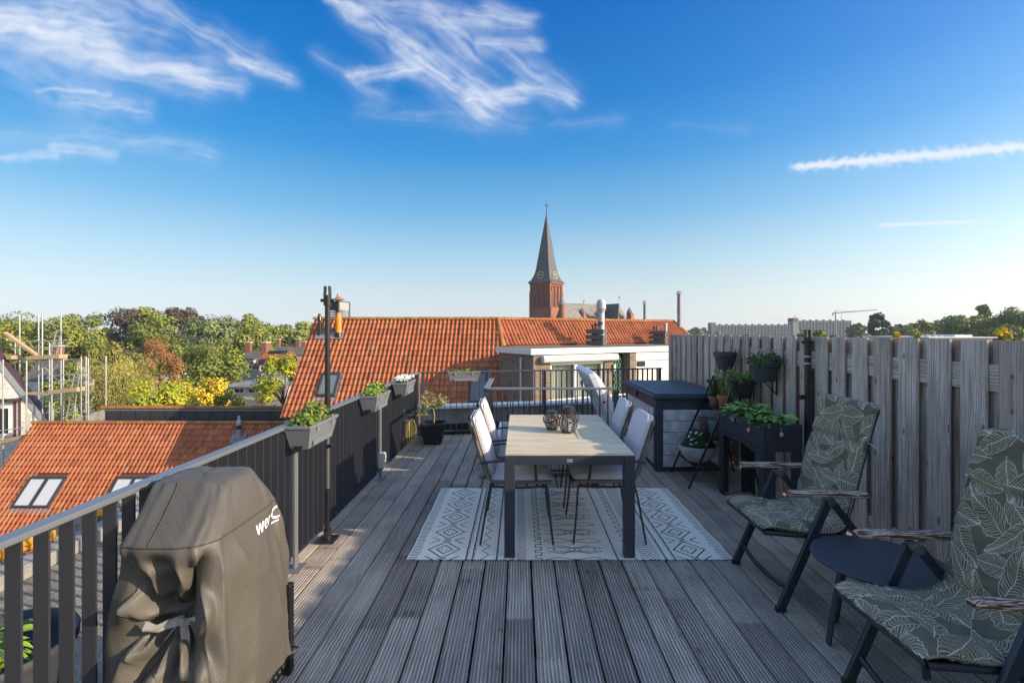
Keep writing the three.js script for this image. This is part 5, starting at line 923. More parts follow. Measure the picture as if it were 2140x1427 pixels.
function loungeChair(label, zc, hw, uvOff) {
  const t = thing('lounge_chair', label, 'lounge chair', [1.8, 0, zc], 0, 'reclining lounge chairs by the fence'), Fm = M.loungeFrame, X = (x) => x - 1.8;
  for (const s of [-1, 1]) {
    const z = s * (hw - 0.005), zi = s * (hw - 0.045);
    mesh('front_leg', bar(V3(X(1.485), 0.002, z), V3(X(1.765), 0.635, z), 0.052, 0.024, V3(0, 0, 1), 0.009), Fm, t);
    mesh('rear_leg', bar(V3(X(2.28), 0.012, zi + s * 0.012), V3(X(1.79), 0.632, zi + s * 0.012), 0.04, 0.02, V3(0, 0, 1), 0.008), Fm, t);
    mesh('leg_joint', [rod(V3(X(1.775), 0.63, z - s * 0.05), V3(X(1.775), 0.63, z + s * 0.016), 0.024, 0.024, 14)], M.poleGrey, t);
    mesh('foot_cap', rbox(0.06, 0.03, 0.03, 0.008, X(1.492), 0.016, z), M.pole, t);
    const arm = new RoundedBoxGeometry(0.46, 0.046, 0.07, 5, 0.0225), p = arm.attributes.position;
    for (let i = 0; i < p.count; i++) { const x = p.getX(i), f = 1 - 0.28 * sstep(0.14, 0.23, Math.abs(x)); p.setZ(i, p.getZ(i) * f); p.setY(i, p.getY(i) * (1 - 0.3 * sstep(0.17, 0.23, Math.abs(x))) + 0.008 * Math.cos(x * 5)); }
    arm.computeVertexNormals();
    const am = mesh('armrest', triUV(toCreasedNormals(arm, 0.9), s + zc, zc * 3), M.arm, t); am.position.set(X(1.755), 0.67, z + s * 0.012); am.rotation.z = -0.02;
    mesh('back_tube', tube([V3(X(1.875), 0.43, zi), V3(X(1.93), 0.62, zi), V3(X(2.01), 0.93, zi), V3(X(2.075), 1.14, zi)], 0.0135, 20, 10), Fm, t);
    mesh('seat_tube', tube([V3(X(1.42), 0.435, zi), V3(X(1.6), 0.42, zi), V3(X(1.88), 0.405, zi)], 0.014, 14, 10), Fm, t);
  }
  mesh('head_rail', rod(V3(X(2.075), 1.14, -hw + 0.045), V3(X(2.075), 1.14, hw - 0.045), 0.013, 0.013, 10), Fm, t);
  mesh('seat_rail', [rod(V3(X(1.425), 0.434, -hw + 0.045), V3(X(1.425), 0.434, hw - 0.045), 0.013, 0.013, 10), rod(V3(X(1.88), 0.41, -hw + 0.045), V3(X(1.88), 0.41, hw - 0.045), 0.013, 0.013, 10)], Fm, t);
  mesh('front_brace', tube([V3(X(1.54), 0.13, -hw), V3(X(1.535), 0.1, -hw * 0.4), V3(X(1.535), 0.1, hw * 0.4), V3(X(1.54), 0.13, hw)], 0.014, 24, 8), Fm, t);
  mesh('rear_brace', rod(V3(X(2.2), 0.1, -hw + 0.04), V3(X(2.2), 0.1, hw - 0.04), 0.01, 0.01, 8), Fm, t);
  mesh('seat_sling', gridGeo(8, 8, (u, v) => [X(lerp(1.425, 1.88, u)), lerp(0.436, 0.41, u) - 0.02 * Math.sin(u * Math.PI) * 1, lerp(-hw + 0.05, hw - 0.05, v)]), M.pole, t);
  mesh('back_sling', gridGeo(8, 8, (u, v) => [X(lerp(1.885, 2.073, u)), lerp(0.45, 1.13, u), lerp(-hw + 0.05, hw - 0.05, v)]), M.pole, t);
  // pad: one long stuffed strip from over the headrest down to the front edge
  const cu = new THREE.CatmullRomCurve3([V3(X(2.1), 1.12, 0), V3(X(2.09), 1.165, 0), V3(X(2.05), 1.16, 0), V3(X(2.025), 1.07, 0), V3(X(1.985), 0.93, 0), V3(X(1.945), 0.78, 0), V3(X(1.9), 0.6, 0), V3(X(1.855), 0.475, 0), V3(X(1.76), 0.455, 0), V3(X(1.6), 0.47, 0), V3(X(1.46), 0.49, 0), V3(X(1.395), 0.478, 0)], false, 'centripetal');
  const tuft = []; for (const v of [0.36, 0.5, 0.72, 0.86]) for (const a of [-0.42, 0.42]) tuft.push([v, a]);
  const thick = (v, a) => { let f = Math.pow(Math.max(0, 1 - Math.pow(Math.abs(a), 6)), 0.45) * Math.pow(Math.max(0, 1 - Math.pow(Math.abs(v * 2 - 1), 18)), 0.5); let q = 1; for (const [tv, ta] of tuft) q -= 0.6 * Math.exp(-(Math.pow((v - tv) / 0.035, 2) + Math.pow((a - ta) / 0.16, 2))); for (const sv of [0.255, 0.6]) q -= 0.55 * Math.exp(-Math.pow((v - sv) / 0.016, 2)); return 0.03 * f * (Math.max(0.2, q) * (1 + 0.18 * n2(v * 9 + zc, a * 2))) + 0.002; };
  const hwP = hw - 0.035;
  const face = (sd) => gridGeo(34, 150, (u, v) => { const p = cu.getPointAt(v), tg = cu.getTangentAt(v), a = (u * 2 - 1) * (sd > 0 ? 1 : -1), th = thick(v, a), nx = tg.y, ny = -tg.x; const pin = 1 - 0.06 * Math.exp(-Math.pow((v - 0.255) / 0.02, 2)) - 0.03 * Math.exp(-Math.pow((v - 0.6) / 0.03, 2)) + 0.012 * n2(v * 12, zc); const wr = 0.004 * n2(v * 26 + zc, a * 5) + 0.004 * n2(v * 7, a * 9 + zc);
    const k = sd * th + 0.018 + wr; return [p.x - nx * k * -1 * -1, p.y - ny * k * -1 * -1, a * hwP * pin, (a + 1) / 2 * 0.95 + uvOff, v * 1.05 + uvOff * 0.6]; });
  const pd = mesh('cushion', [face(-1), face(1)], M.leafPad, t);
  const edgePts = (s) => Array.from({ length: 60 }, (_, i) => { const v = 0.01 + 0.98 * i / 59, p = cu.getPointAt(v), tg = cu.getTangentAt(v); return V3(p.x - tg.y * 0.018, p.y + tg.x * 0.018, s * (hwP + 0.001) * (1 - 0.06 * Math.exp(-Math.pow((v - 0.255) / 0.02, 2)))); });
  for (const s of [-1, 1]) mesh('piping', tube(edgePts(s), 0.0045, 110, 6), M.leafPad, pd);
  for (const [v, a] of tuft) { const p = cu.getPointAt(v), tg = cu.getTangentAt(v), k = thick(v, a) * 1 + 0.02; mesh('button', new THREE.SphereGeometry(0.009, 10, 8).translate(p.x - tg.y * k, p.y + tg.x * k, a * hwP), M.leafPad, pd); }
  for (const s of [-1, 1]) mesh('strap', bar(V3(X(2.01), 0.955, s * (hwP + 0.004)), V3(X(2.05), 0.93, s * (hw - 0.025)), 0.02, 0.003, UPV), M.white, t);
  return t;
}
loungeChair('reclining chair with leaf-print pad beside the planter, weathered wooden armrests', -3.15, 0.3, 0);
loungeChair('reclining chair with leaf-print pad on the other side of the round table', -1.985, 0.285, 0.37);
{
  const t = thing('side_table', 'low round dark metal table between the two lounge chairs', 'table', [1.81, 0, -2.52]);
  mesh('top', lathe([[0.001, 0.452], [0.294, 0.452], [0.3, 0.449], [0.301, 0.442], [0.297, 0.437], [0.28, 0.436], [0.001, 0.44]], 64), M.sidetable, t);
  for (const [a, k] of [[3.0, 1], [1.9, 1], [0.1, 1], [-1.3, 1]]) mesh('leg', bar(V3(Math.cos(a) * 0.235, 0.002, -Math.sin(a) * 0.235), V3(Math.cos(a) * 0.17, 0.437, -Math.sin(a) * 0.17), 0.04, 0.014, V3(-Math.sin(a), 0, -Math.cos(a)).cross(UPV), 0.004), M.sidetable, t);
  mesh('under_ring', new THREE.TorusGeometry(0.17, 0.008, 8, 40).rotateX(Math.PI / 2).translate(0, 0.428, 0), M.sidetable, t);
}
// ---------------------------------------------------------------- olive tree, dry grass, socket, pot outside the railing
{
  const t = thing('olive_tree', 'small olive tree with sparse pale leaves in a square black pot', 'potted tree', [-1.235, 0, -7.15]);
  const r = rng(12), q = (w, y) => [V3(-w, y, -w), V3(w, y, -w), V3(w, y, w), V3(-w, y, w)], A = q(0.115, 0.002), B = q(0.16, 0.29);
  mesh('pot', [...A.map((p, i) => { const j = (i + 1) % 4; return poly([A[j], p, B[i], B[j]], 0.006, V3(A[i].x + A[j].x, 0, A[i].z + A[j].z).normalize()); }), rspan(-0.172, 0.172, 0.27, 0.3, 0.15, 0.172), rspan(-0.172, 0.172, 0.27, 0.3, -0.172, -0.15), rspan(0.15, 0.172, 0.27, 0.3, -0.1495, 0.1495), rspan(-0.172, -0.15, 0.27, 0.3, -0.1495, 0.1495), span(-0.11, 0.11, 0.002, 0.01, -0.11, 0.11)], M.potBlack, t);
  mesh('soil', span(-0.149, 0.149, 0.24, 0.255, -0.149, 0.149), M.soil, t);
  mesh('trunk', [tube([V3(0, 0.25, 0), V3(0.01, 0.38, 0), V3(-0.005, 0.52, 0.01)], 0.014, 12, 8)], M.stem, t);
  const br = [], tips = []; for (let i = 0; i < 17; i++) { const a = r() * 6.28, el = 0.2 + 1.1 * r(), L = 0.14 + 0.24 * r(), b = V3(-0.005, 0.5, 0.01), e = V3(Math.cos(a) * Math.cos(el) * L, 0.5 + Math.sin(el) * L, Math.sin(a) * Math.cos(el) * L); br.push(tube([b, b.clone().lerp(e, 0.5).add(V3(0, 0.02, 0)), e], 0.004, 8, 5)); tips.push([b, e]); }
  { const b = V3(-0.002, 0.42, 0), e = V3(-0.27, 0.44, 0.06); br.push(tube([b, V3(-0.12, 0.4, 0.02), e], 0.004, 8, 5)); tips.push([b, e], [b, e]); }
  mesh('branch', br, M.stem, t);
  stuff(mesh('foliage', leafCloud(560, (q2, i) => { const [b, e] = tips[i % tips.length], f = 0.35 + 0.7 * q2(), p = b.clone().lerp(e, f); return [p.x + (q2() - 0.5) * 0.03, p.y + (q2() - 0.5) * 0.03, p.z + (q2() - 0.5) * 0.03, e.x, 0.5, e.z]; }, 0.055, GREEN.olive, 33, [0.32, 1]), M.leaf, t));
}
{
  const t = thing('dry_grass', 'tuft of dry yellow grass hanging in a wire ring on the railing bars', 'plant', [-1.46, 0, -6.6]);
  mesh('wire_ring', [new THREE.TorusGeometry(0.07, 0.003, 6, 30).rotateX(Math.PI / 2).translate(0, 0.5, 0), new THREE.TorusGeometry(0.055, 0.003, 6, 30).rotateX(Math.PI / 2).translate(0, 0.42, 0), rod(V3(-0.07, 0.58, 0), V3(-0.07, 0.4, 0), 0.003)], M.potGreen, t);
  const r = rng(6), bl = []; for (let i = 0; i < 34; i++) { const a = r() * 6.28, d = 0.02 + 0.09 * r(), L = 0.14 + 0.34 * r(); bl.push(tube([V3(0, 0.38, 0), V3(Math.cos(a) * d * 0.6, 0.43, Math.sin(a) * d * 0.6), V3(Math.cos(a) * d, 0.38 - 0.3 * L, Math.sin(a) * d), V3(Math.cos(a) * d * 1.1, 0.4 - L, Math.sin(a) * d * 1.1)], 0.0022, 7, 3)); }
  stuff(mesh('blades', bl, std(C(0.5, 0.37, 0.12), 0.9), t));
}
{ const t = thing('power_socket', 'pale grey outdoor power socket on a railing post', 'socket', [-1.485, 0.135, -5.38]);
  mesh('housing', rbox(0.06, 0.16, 0.085, 0.008, 0, 0.08, 0), M.socket, t); mesh('flap', [rbox(0.012, 0.066, 0.068, 0.004, 0.034, 0.038, 0), rbox(0.012, 0.066, 0.068, 0.004, 0.034, 0.116, 0)], M.socket, t); mesh('cable', tube([V3(0, 0, 0), V3(0.002, -0.06, 0), V3(-0.01, -0.13, 0.02)], 0.005, 10, 6), M.lead, t); }
{ const t = thing('garden_pot', 'large dark tub with bright green foliage outside the railing', 'plant pot', [-1.93, -0.098, -1.8]);
  mesh('tub', lathe([[0.001, 0.002], [0.18, 0.002], [0.245, 0.52], [0.26, 0.525], [0.262, 0.56], [0.245, 0.56], [0.23, 0.52], [0.21, 0.4], [0.001, 0.4]], 44), M.potDark, t);
  const r = rng(55), lg = gridGeo(6, 4, (u, v) => { const w = 0.22 * Math.sin(Math.PI * Math.pow(u, 0.7)), s = (v - 0.5) * 2; return [u, 0.5 * u - 0.7 * u * u + 0.5 * Math.abs(s) * w, s * w]; });
  const ms = [[0.22, 0.36, 0.03], [0.14, 0.26, 0.03], [0.3, 0.42, 0.04], [0.06, 0.13, 0.03]].map((c) => new THREE.MeshPhysicalMaterial({ color: C(...c), roughness: 0.5, transmission: 0.2, thickness: 0, side: THREE.DoubleSide }));
  for (let i = 0; i < 210; i++) { const o = mesh('leaf', lg, ms[i % 4], t), a = r() * 6.28, q = Math.sqrt(r()) * 0.17; o.scale.setScalar(0.05 + 0.045 * r()); o.position.set(Math.cos(a) * q - 0.06, 0.43 + 0.17 * r(), Math.sin(a) * q + 0.06); o.rotation.set((r() - 0.5), -a, (r() - 0.3) * 0.9); } }
tag(mesh('loose_cable', tube([V3(-2.95, -0.09, -2.9), V3(-2.7, -0.085, -2.75), V3(-2.62, -0.09, -2.5), V3(-2.35, -0.085, -2.2), V3(-2.3, -0.09, -1.9), V3(-2.4, -0.09, -1.4)], 0.007, 50, 6), M.pole), 'thin black cable lying on the gravelled roof strip beside the tub', 'cable');
// ---------------------------------------------------------------- roof hatch with its lid open
{
  const t = thing('roof_hatch', 'white roof hatch with its domed lid standing open behind the dining table', 'roof hatch');
  const x0 = -0.28, x1 = 1.02, z0 = -5.6, z1 = -6.95, h = 0.34;
  mesh('upstand', [rspan(x0, x1, 0.002, h, z0 - 0.04, z0, 0.004), rspan(x0, x1, 0.002, h, z1, z1 + 0.04, 0.004), rspan(x0, x0 + 0.04, 0.002, h, z1 + 0.041, z0 - 0.041, 0.004), rspan(x1 - 0.04, x1, 0.002, h, z1 + 0.041, z0 - 0.041, 0.004)], M.white, t);
  mesh('plinth', [rspan(x0 - 0.02, x1 + 0.02, 0.001, 0.02, z0 + 0.0005, z0 + 0.03, 0.003)], M.lead, t);
  mesh('shaft', span(x0 + 0.042, x1 - 0.042, 0.003, 0.03, z1 + 0.042, z0 - 0.042), M.matteBlack, t);  // flat black sheet stands for the shade in the open stairwell
  const lid = new THREE.Group(); lid.name = 'lid'; t.add(lid); lid.position.set(1.16, h + 0.02, (z0 + z1) / 2 - 0.02); lid.rotation.set(0, 0, 0); lid.rotation.order = 'YZX'; lid.rotation.y = 0.0; lid.rotation.z = -1.13;   // hinged along z on the fence side; x = -1.2 .. 0 is the closed lid
  const W = 0.84, D = 1.3;
  mesh('frame', [rspan(-W, -W + 0.07, -0.03, 0.045, -D / 2, D / 2, 0.01), rspan(-0.07, 0, -0.03, 0.045, -D / 2, D / 2, 0.01), rspan(-W + 0.071, -0.071, -0.03, 0.045, D / 2 - 0.07, D / 2, 0.01), rspan(-W + 0.071, -0.071, -0.03, 0.045, -D / 2, -D / 2 + 0.07, 0.01)], M.white, lid);
  mesh('inner_pane', span(-W + 0.071, -0.071, -0.022, -0.012, -D / 2 + 0.071, D / 2 - 0.071), M.whiteRough, lid);
  mesh('dome', gridGeo(18, 18, (u, v) => { const a = u * 2 - 1, b = v * 2 - 1, e = Math.pow((1 - Math.pow(Math.abs(a), 2.6)) * (1 - Math.pow(Math.abs(b), 2.6)), 0.5); return [-W / 2 + a * W / 2 * 0.95, 0.046 + 0.09 * e, b * D / 2 * 0.95]; }), M.dome, lid);
  for (const z of [-0.25, 0.28]) mesh('handle', tube([V3(-W + 0.16, -0.03, z), V3(-W + 0.17, -0.075, z - 0.03), V3(-W + 0.26, -0.085, z - 0.05), V3(-W + 0.33, -0.05, z - 0.04)], 0.009, 16, 8), M.zinc, lid);
  mesh('red_knob', new THREE.SphereGeometry(0.018, 12, 10).translate(-W + 0.35, 0.0, D / 2 + 0.02), std(C(0.6, 0.02, 0.02), 0.4), lid);
}
// ---------------------------------------------------------------- church
{
  const D = 160, k = D / FOC, t = thing('church', 'brick church with a tall slate spire and gilt clock faces beyond the orange roofs', 'church', [at(1150, 692, D).x, 0, -D + 0], 0);
  const s = 8.1, turn = -0.625;                      // the tower's near corner points at the terrace
  const tw = new THREE.Group(); tw.name = 'tower'; t.add(tw); tw.rotation.y = turn; // local: corner at origin, faces run along -x (left face, normal +z) and -z (right face, normal +x)
  const Y = (v) => EYE - (v - CV) * k, yE = Y(589), yB = GROUND;
  mesh('shaft', triUV(span(-s + 0.3, -0.3, yB, yE, -s + 0.3, -0.3)), M.church, tw);
  // corner buttresses and stages
  for (const [x, z] of [[0, 0], [-s, 0], [0, -s], [-s, -s]]) mesh('buttress', [span(x - 0.75, x + 0.05, yB, Y(607), z - 0.75, z + 0.05), span(x - 0.6, x - 0.1, Y(607), yE, z - 0.6, z - 0.1)].map((g) => triUV(g.translate(x === 0 ? 0 : 0.7, 0, z === 0 ? 0 : 0.7))), M.church, tw);
  mesh('cornice', [span(-s - 0.25, 0.25, yE - 0.25, yE + 0.25, -s - 0.25, 0.25)], M.church, tw);
  mesh('string_course', [span(-s + 0.25, -0.25, Y(641), Y(639), -s + 0.25, -0.22)], M.church, tw);
  // tall blind arches with louvred lancets on both seen faces
  const arch = (w, h) => { const sh = new THREE.Shape(); sh.moveTo(-w / 2, 0); sh.lineTo(w / 2, 0); sh.lineTo(w / 2, h - w * 0.8); sh.quadraticCurveTo(w / 2, h - w * 0.2, 0, h); sh.quadraticCurveTo(-w / 2, h - w * 0.2, -w / 2, h - w * 0.8); return sh; };
  const frame = (w, h) => { const o = arch(w + 0.5, h + 0.4); o.holes.push(arch(w, h)); return new THREE.ExtrudeGeometry(o, { depth: 0.35, bevelEnabled: false, curveSegments: 6 }); };
  for (const face of [0, 1]) for (let i = 0; i < 3; i++) {
    const a = -s / 2 + (i - 1) * 2.05, put = (g) => (face ? g.rotateY(Math.PI / 2).translate(-0.3, 0, 0).translate(0, 0, a) : g.translate(a, 0, -0.3));
    const y0 = Y(641) + 0.2, h = Y(595) - y0;
    const w = new THREE.Group(); w.name = 'lancet_window'; tw.add(w);
    mesh('arch', put(frame(1.25, h).translate(0, y0, 0)), M.church, w);
    for (let q = 0; q < 9; q++) mesh('louvre_board', put(box(0.7, 0.3, 0.05).rotateX(-0.7).translate(0, y0 + 0.5 + q * h * 0.065, 0.12)), M.slate, w);
    mesh('lower_opening', put(new THREE.ExtrudeGeometry(arch(1.0, 2.6), { depth: 0.08, bevelEnabled: false, curveSegments: 6 }).translate(0, Y(668) - 1.5, 0)), M.slate, w);
  }
  // spire: flared skirt, then a long taper
  const ring = [[s / 2 + 0.45, yE + 0.25], [s / 2 - 0.4, Y(582)], [2.95, Y(571)], [2.55, Y(560)], [2.25, Y(545)], [1.15, Y(490)], [0.1, Y(440)]], sp = [];
  for (let i = 0; i + 1 < ring.length; i++) { const [a, y0] = ring[i], [b, y1] = ring[i + 1], c = -s / 2; const q = (r, y) => [V3(c + r, y, c + r), V3(c + r, y, c - r), V3(c - r, y, c - r), V3(c - r, y, c + r)]; const A = q(a, y0), B = q(b, y1); for (let j = 0; j < 4; j++) sp.push(poly([A[j], A[(j + 1) % 4], B[(j + 1) % 4], B[j]])); }
  mesh('spire', sp, M.slate, tw);
  mesh('spire_cross', [rod(V3(-s / 2, Y(441), -s / 2), V3(-s / 2, Y(412), -s / 2), 0.16, 0.06, 6), rod(V3(-s / 2 - 0.55, Y(420), -s / 2 + 0.55), V3(-s / 2 + 0.55, Y(420), -s / 2 - 0.55), 0.07, 0.07, 5), new THREE.TorusGeometry(0.36, 0.05, 5, 16).rotateY(0.78).translate(-s / 2, Y(420), -s / 2)], M.iron, tw);
  mesh('weathercock', [new THREE.SphereGeometry(0.28, 8, 6).scale(1.4, 0.8, 0.5).translate(-s / 2, Y(409), -s / 2), rod(V3(-s / 2 + 0.2, Y(409), -s / 2), V3(-s / 2 + 0.5, Y(406), -s / 2), 0.12, 0.03, 6)], M.gold, tw);
  // clocks stand upright on the flared skirt
  for (const face of [0, 1]) {
    const ck = new THREE.Group(); ck.name = 'clock'; tw.add(ck); const rr = 1.3; if (face) { ck.position.set(-0.5, Y(572.5), -s / 2 + 0.1); ck.rotation.set(0, Math.PI / 2, 0); } else ck.position.set(-s / 2 - 0.1, Y(572.5), -0.5); ck.rotateX(-0.12);
    for (let i = 0; i < 12; i++) { const a = i / 12 * 6.283; mesh('numeral', bar(V3(Math.cos(a) * rr * 0.74, Math.sin(a) * rr * 0.74, 0), V3(Math.cos(a) * rr, Math.sin(a) * rr, 0), 0.24, 0.06), M.gold, ck); }
    mesh('hand', bar(V3(0.15, 0, 0.04), V3(-0.95, 0.15, 0.04), 0.24, 0.05), M.gold, ck); mesh('hand', bar(V3(0, 0, 0.06), V3(0.45, -0.1, 0.06), 0.2, 0.05), M.gold, ck);
  }
  // stair turret
  const tp = at(1175, 640, D - 2).sub(t.position); mesh('stair_turret', [rod(V3(tp.x, yB, tp.z), V3(tp.x, Y(637), tp.z), 1.05, 1.05, 8)], M.church, t); mesh('turret_cap', rod(V3(tp.x, Y(637), tp.z), V3(tp.x, Y(620), tp.z), 1.25, 0.05, 8), M.slatePale, t);
  // nave and transept roofs
  const wp = (u, v, d) => { const p = at(u, v, d); return p.sub(t.position); };
  const r0 = wp(1178, 633, 166), r1 = wp(1275, 636, 184), e0 = wp(1176, 690, 158), e1 = wp(1300, 690, 176);
  mesh('nave_roof', poly([r0, e0, e1, r1], 0.3, V3(0.3, 0.6, 0.7)), M.slatePale, t);
  mesh('nave_roof_back', poly([r0, r1, r1.clone().add(V3(-2, -12, -9)), r0.clone().add(V3(-2, -12, -9))], 0.3, V3(0, 0.6, -0.7)), M.slatePale, t);
  const a0 = wp(1262, 636, 180), a1 = wp(1294, 634, 170), b0 = wp(1258, 690, 176), b1 = wp(1291, 690, 166), c1 = wp(1322, 690, 176);
  mesh('transept_roof', poly([a0, b0, b1, a1], 0.3, V3(-0.5, 0.5, 0.6)), M.slate, t);
  mesh('transept_end', poly([a1, b1, c1], 0.3, V3(0.5, 0.3, 0.8)), M.slatePale, t);
  mesh('nave_wall', poly([e0.clone().setY(GROUND), e1.clone().setY(GROUND), e1, e0], 0.5, V3(0.3, 0, 0.9)), M.church, t);
  for (const [u, v] of [[1216, 655], [1252, 655], [1315, 655]]) { const p = wp(u, v, 168); const dm = new THREE.Group(); dm.name = 'roof_dormer'; t.add(dm); dm.position.copy(p); dm.rotation.y = -0.5; mesh('dormer_wall', span(-0.8, 0.8, -3, 0.2, -3, 0.4), M.church, dm); mesh('dormer_roof', rod(V3(0, 0.2, -0.4), V3(0, 2.2, -0.4), 1.15, 0.04, 4), M.slate, dm); }
  for (const [u, v] of [[1220, 630], [1294, 622]]) { const p = wp(u, v + 6, 171); mesh('ridge_finial', [rod(p, p.clone().add(V3(0, 1.6, 0)), 0.09, 0.05, 6), new THREE.TorusGeometry(0.3, 0.06, 5, 12).translate(p.x, p.y + 1.2, p.z)], M.iron, t); }
}
// ---------------------------------------------------------------- white house under construction, scaffold, ladder
{
  const d = 26, t = thing('white_house', 'house with a pale boarded gable and a dark steep roof behind the scaffold', 'house');
  const Y = (v) => EYE - (v - CV) * d / FOC, X = (u) => (u - CU) * d / FOC;
  const ap = V3(X(-80), Y(597), -d), rt = V3(X(150), Y(1000), -d), edge = (y) => lerp(ap.x, rt.x, (ap.y - y) / (ap.y - rt.y));
  mesh('gable_wall', poly([V3(X(-400), GROUND, -d - 0.03), V3(rt.x - 0.1, GROUND, -d - 0.03), V3(rt.x - 0.1, rt.y, -d - 0.03), V3(ap.x, ap.y, -d - 0.03), V3(X(-400), Y(900), -d - 0.03)], 0.2), M.siding, t);
  const r = rng(3);
  for (let y = -7.5; y < 2.4; y += 0.2) mesh('siding_board', triUV(box(edge(y + 0.1) - X(-60), 0.19, 0.03, (edge(y + 0.1) + X(-60)) / 2, y + 0.1, -d - 0.01).applyMatrix4(new THREE.Matrix4()), r() * 5, r() * 5), M.siding, t);
  mesh('barge_board', bar(V3(ap.x, ap.y + 0.05, -d + 0.04), V3(rt.x, rt.y + 0.05, -d + 0.04), 0.22, 0.06), M.zinc, t);
  mesh('roof', poly([V3(ap.x + 0.1, ap.y, -d), V3(rt.x + 0.1, rt.y, -d), V3(rt.x + 0.1, rt.y, -d - 0.9), V3(ap.x + 0.1, ap.y, -d - 0.9)], 0.12, V3(0.87, 0.5, 0)), M.roofDark, t);
  const w = new THREE.Group(); w.name = 'window'; t.add(w);
  const x0 = X(-8), x1 = X(34), y0 = Y(908), y1 = Y(845);
  mesh('frame', [span(x0, x0 + 0.13, y0, y1, -d + 0.01, -d + 0.12), span(x1 - 0.13, x1, y0, y1, -d + 0.01, -d + 0.12), span(x0 + 0.13, x1 - 0.13, y1 - 0.14, y1, -d + 0.01, -d + 0.12), span(x0 + 0.13, x1 - 0.13, y0, y0 + 0.14, -d + 0.01, -d + 0.12)], M.white, w);
  mesh('pane', span(x0 + 0.13, x1 - 0.13, y0 + 0.14, y1 - 0.14, -d + 0.03, -d + 0.05), M.glass, w);
  mesh('lintel_board', span(X(-60), X(48), Y(836), Y(831), -d + 0.01, -d + 0.4), M.roofDark, t);
  mesh('corner_trim', [span(X(36), X(40), Y(915), Y(836), -d + 0.01, -d + 0.06), span(X(45), X(47), Y(915), Y(836), -d + 0.01, -d + 0.09)], M.roofDark, t);
  const piv = V3(X(60), 0, -d); t.position.copy(piv); for (const c of t.children) c.position.sub(piv); t.rotation.y = 0.42;
}
{
  const t = thing('scaffold', 'steel tube scaffold with planks round the house under construction', 'scaffold');
  const q = (x, y) => [x * 0.25234, 600 + y * 0.25234], P = (x, y, d) => at(...q(x, y), d);
  for (const [x, a, b, d] of [[158, 225, 1500, 27.4], [315, 225, 1500, 27.4], [346, 222, 1500, 26.4], [500, 220, 1500, 27.4], [425, 595, 1500, 25.6], [520, 595, 1500, 26.4], [668, 575, 1500, 27.4], [708, 575, 1500, 26.4], [727, 585, 1500, 25.6], [873, 570, 1500, 27.4], [215, 610, 1500, 24.8], [20, 600, 1500, 24.8], [120, 460, 600, 27], [405, 460, 600, 26], [345, 960, 1500, 28], [435, 1020, 1500, 26], [240, 1060, 1260, 24.8], [620, 920, 1500, 27]]) { const bot = P(x, b, d); bot.y = Math.max(bot.y, GROUND); const top = P(x, a, d); mesh('upright_tube', rod(V3(top.x, GROUND, top.z), top, 0.035, 0.035, 6), M.scaffold, t); }
  for (const [x0, y0, x1, y1, d] of [[-60, 453, 585, 440, 26.4], [-60, 508, 595, 492, 26.4], [395, 795, 750, 758, 25.7], [400, 740, 750, 705, 25.7], [250, 880, 780, 865, 26.4], [100, 603, 520, 600, 26.4], [150, 620, 320, 628, 27.4], [-20, 1190, 190, 1165, 24.8], [0, 1345, 150, 1320, 24.8], [0, 1300, 190, 1255, 24.8], [330, 990, 500, 990, 26.4], [380, 1040, 850, 1032, 26.2], [325, 625, 470, 770, 26.4], [470, 640, 380, 760, 26.4], [590, 890, 540, 1085, 26]]) mesh('cross_tube', rod(P(x0, y0, d), P(x1, y1, d), 0.03, 0.03, 6), M.scaffold, t);
  for (const [x0, y0, x1, y1, d, w] of [[250, 585, 520, 572, 26.2, 0.2], [85, 580, 130, 580, 26.2, 0.2], [430, 868, 665, 843, 25.8, 0.2], [250, 878, 430, 884, 25.8, 0.1], [100, 598, 520, 598, 26.6, 0.06], [30, 1275, 215, 1235, 24.9, 0.2]]) mesh('plank', bar(P(x0, y0, d), P(x1, y1, d), w, 0.5, EZ), M.plank, t);
  for (const d of [26.1, 26.5]) mesh('leaning_plank', bar(P(34, 376, d), P(300, 563, d), 0.1, 0.22, EZ), M.plank, t);
}
{
  const t = thing('ladder', 'aluminium ladder standing up through the upper scaffold deck', 'ladder'), q = (x, y, d = 26.9) => at(x * 0.25234, 600 + y * 0.25234, d);
  mesh('rail', bar(q(465, 355), q(412, 570), 0.03, 0.06), M.scaffold, t); mesh('rail', bar(q(510, 352), q(458, 568), 0.03, 0.06), M.scaffold, t);
  for (let k = 0; k < 7; k++) { const f = k / 7 + 0.1; mesh('rung', rod(q(465, 355).lerp(q(412, 570), f), q(510, 352).lerp(q(458, 568), f), 0.018, 0.018, 5), M.scaffold, t); }
  const t2 = thing('ladder', 'aluminium ladder standing below the lower scaffold deck', 'ladder');
  mesh('rail', bar(q(610, 725, 26.2), q(545, 1090, 26.2), 0.03, 0.06), M.scaffold, t2); mesh('rail', bar(q(655, 725, 26.2), q(600, 1085, 26.2), 0.03, 0.06), M.scaffold, t2);
  for (let k = 0; k < 11; k++) { const f = k / 11 + 0.05; mesh('rung', rod(q(610, 725, 26.2).lerp(q(545, 1090, 26.2), f), q(655, 725, 26.2).lerp(q(600, 1085, 26.2), f), 0.018, 0.018, 5), M.scaffold, t2); }
}
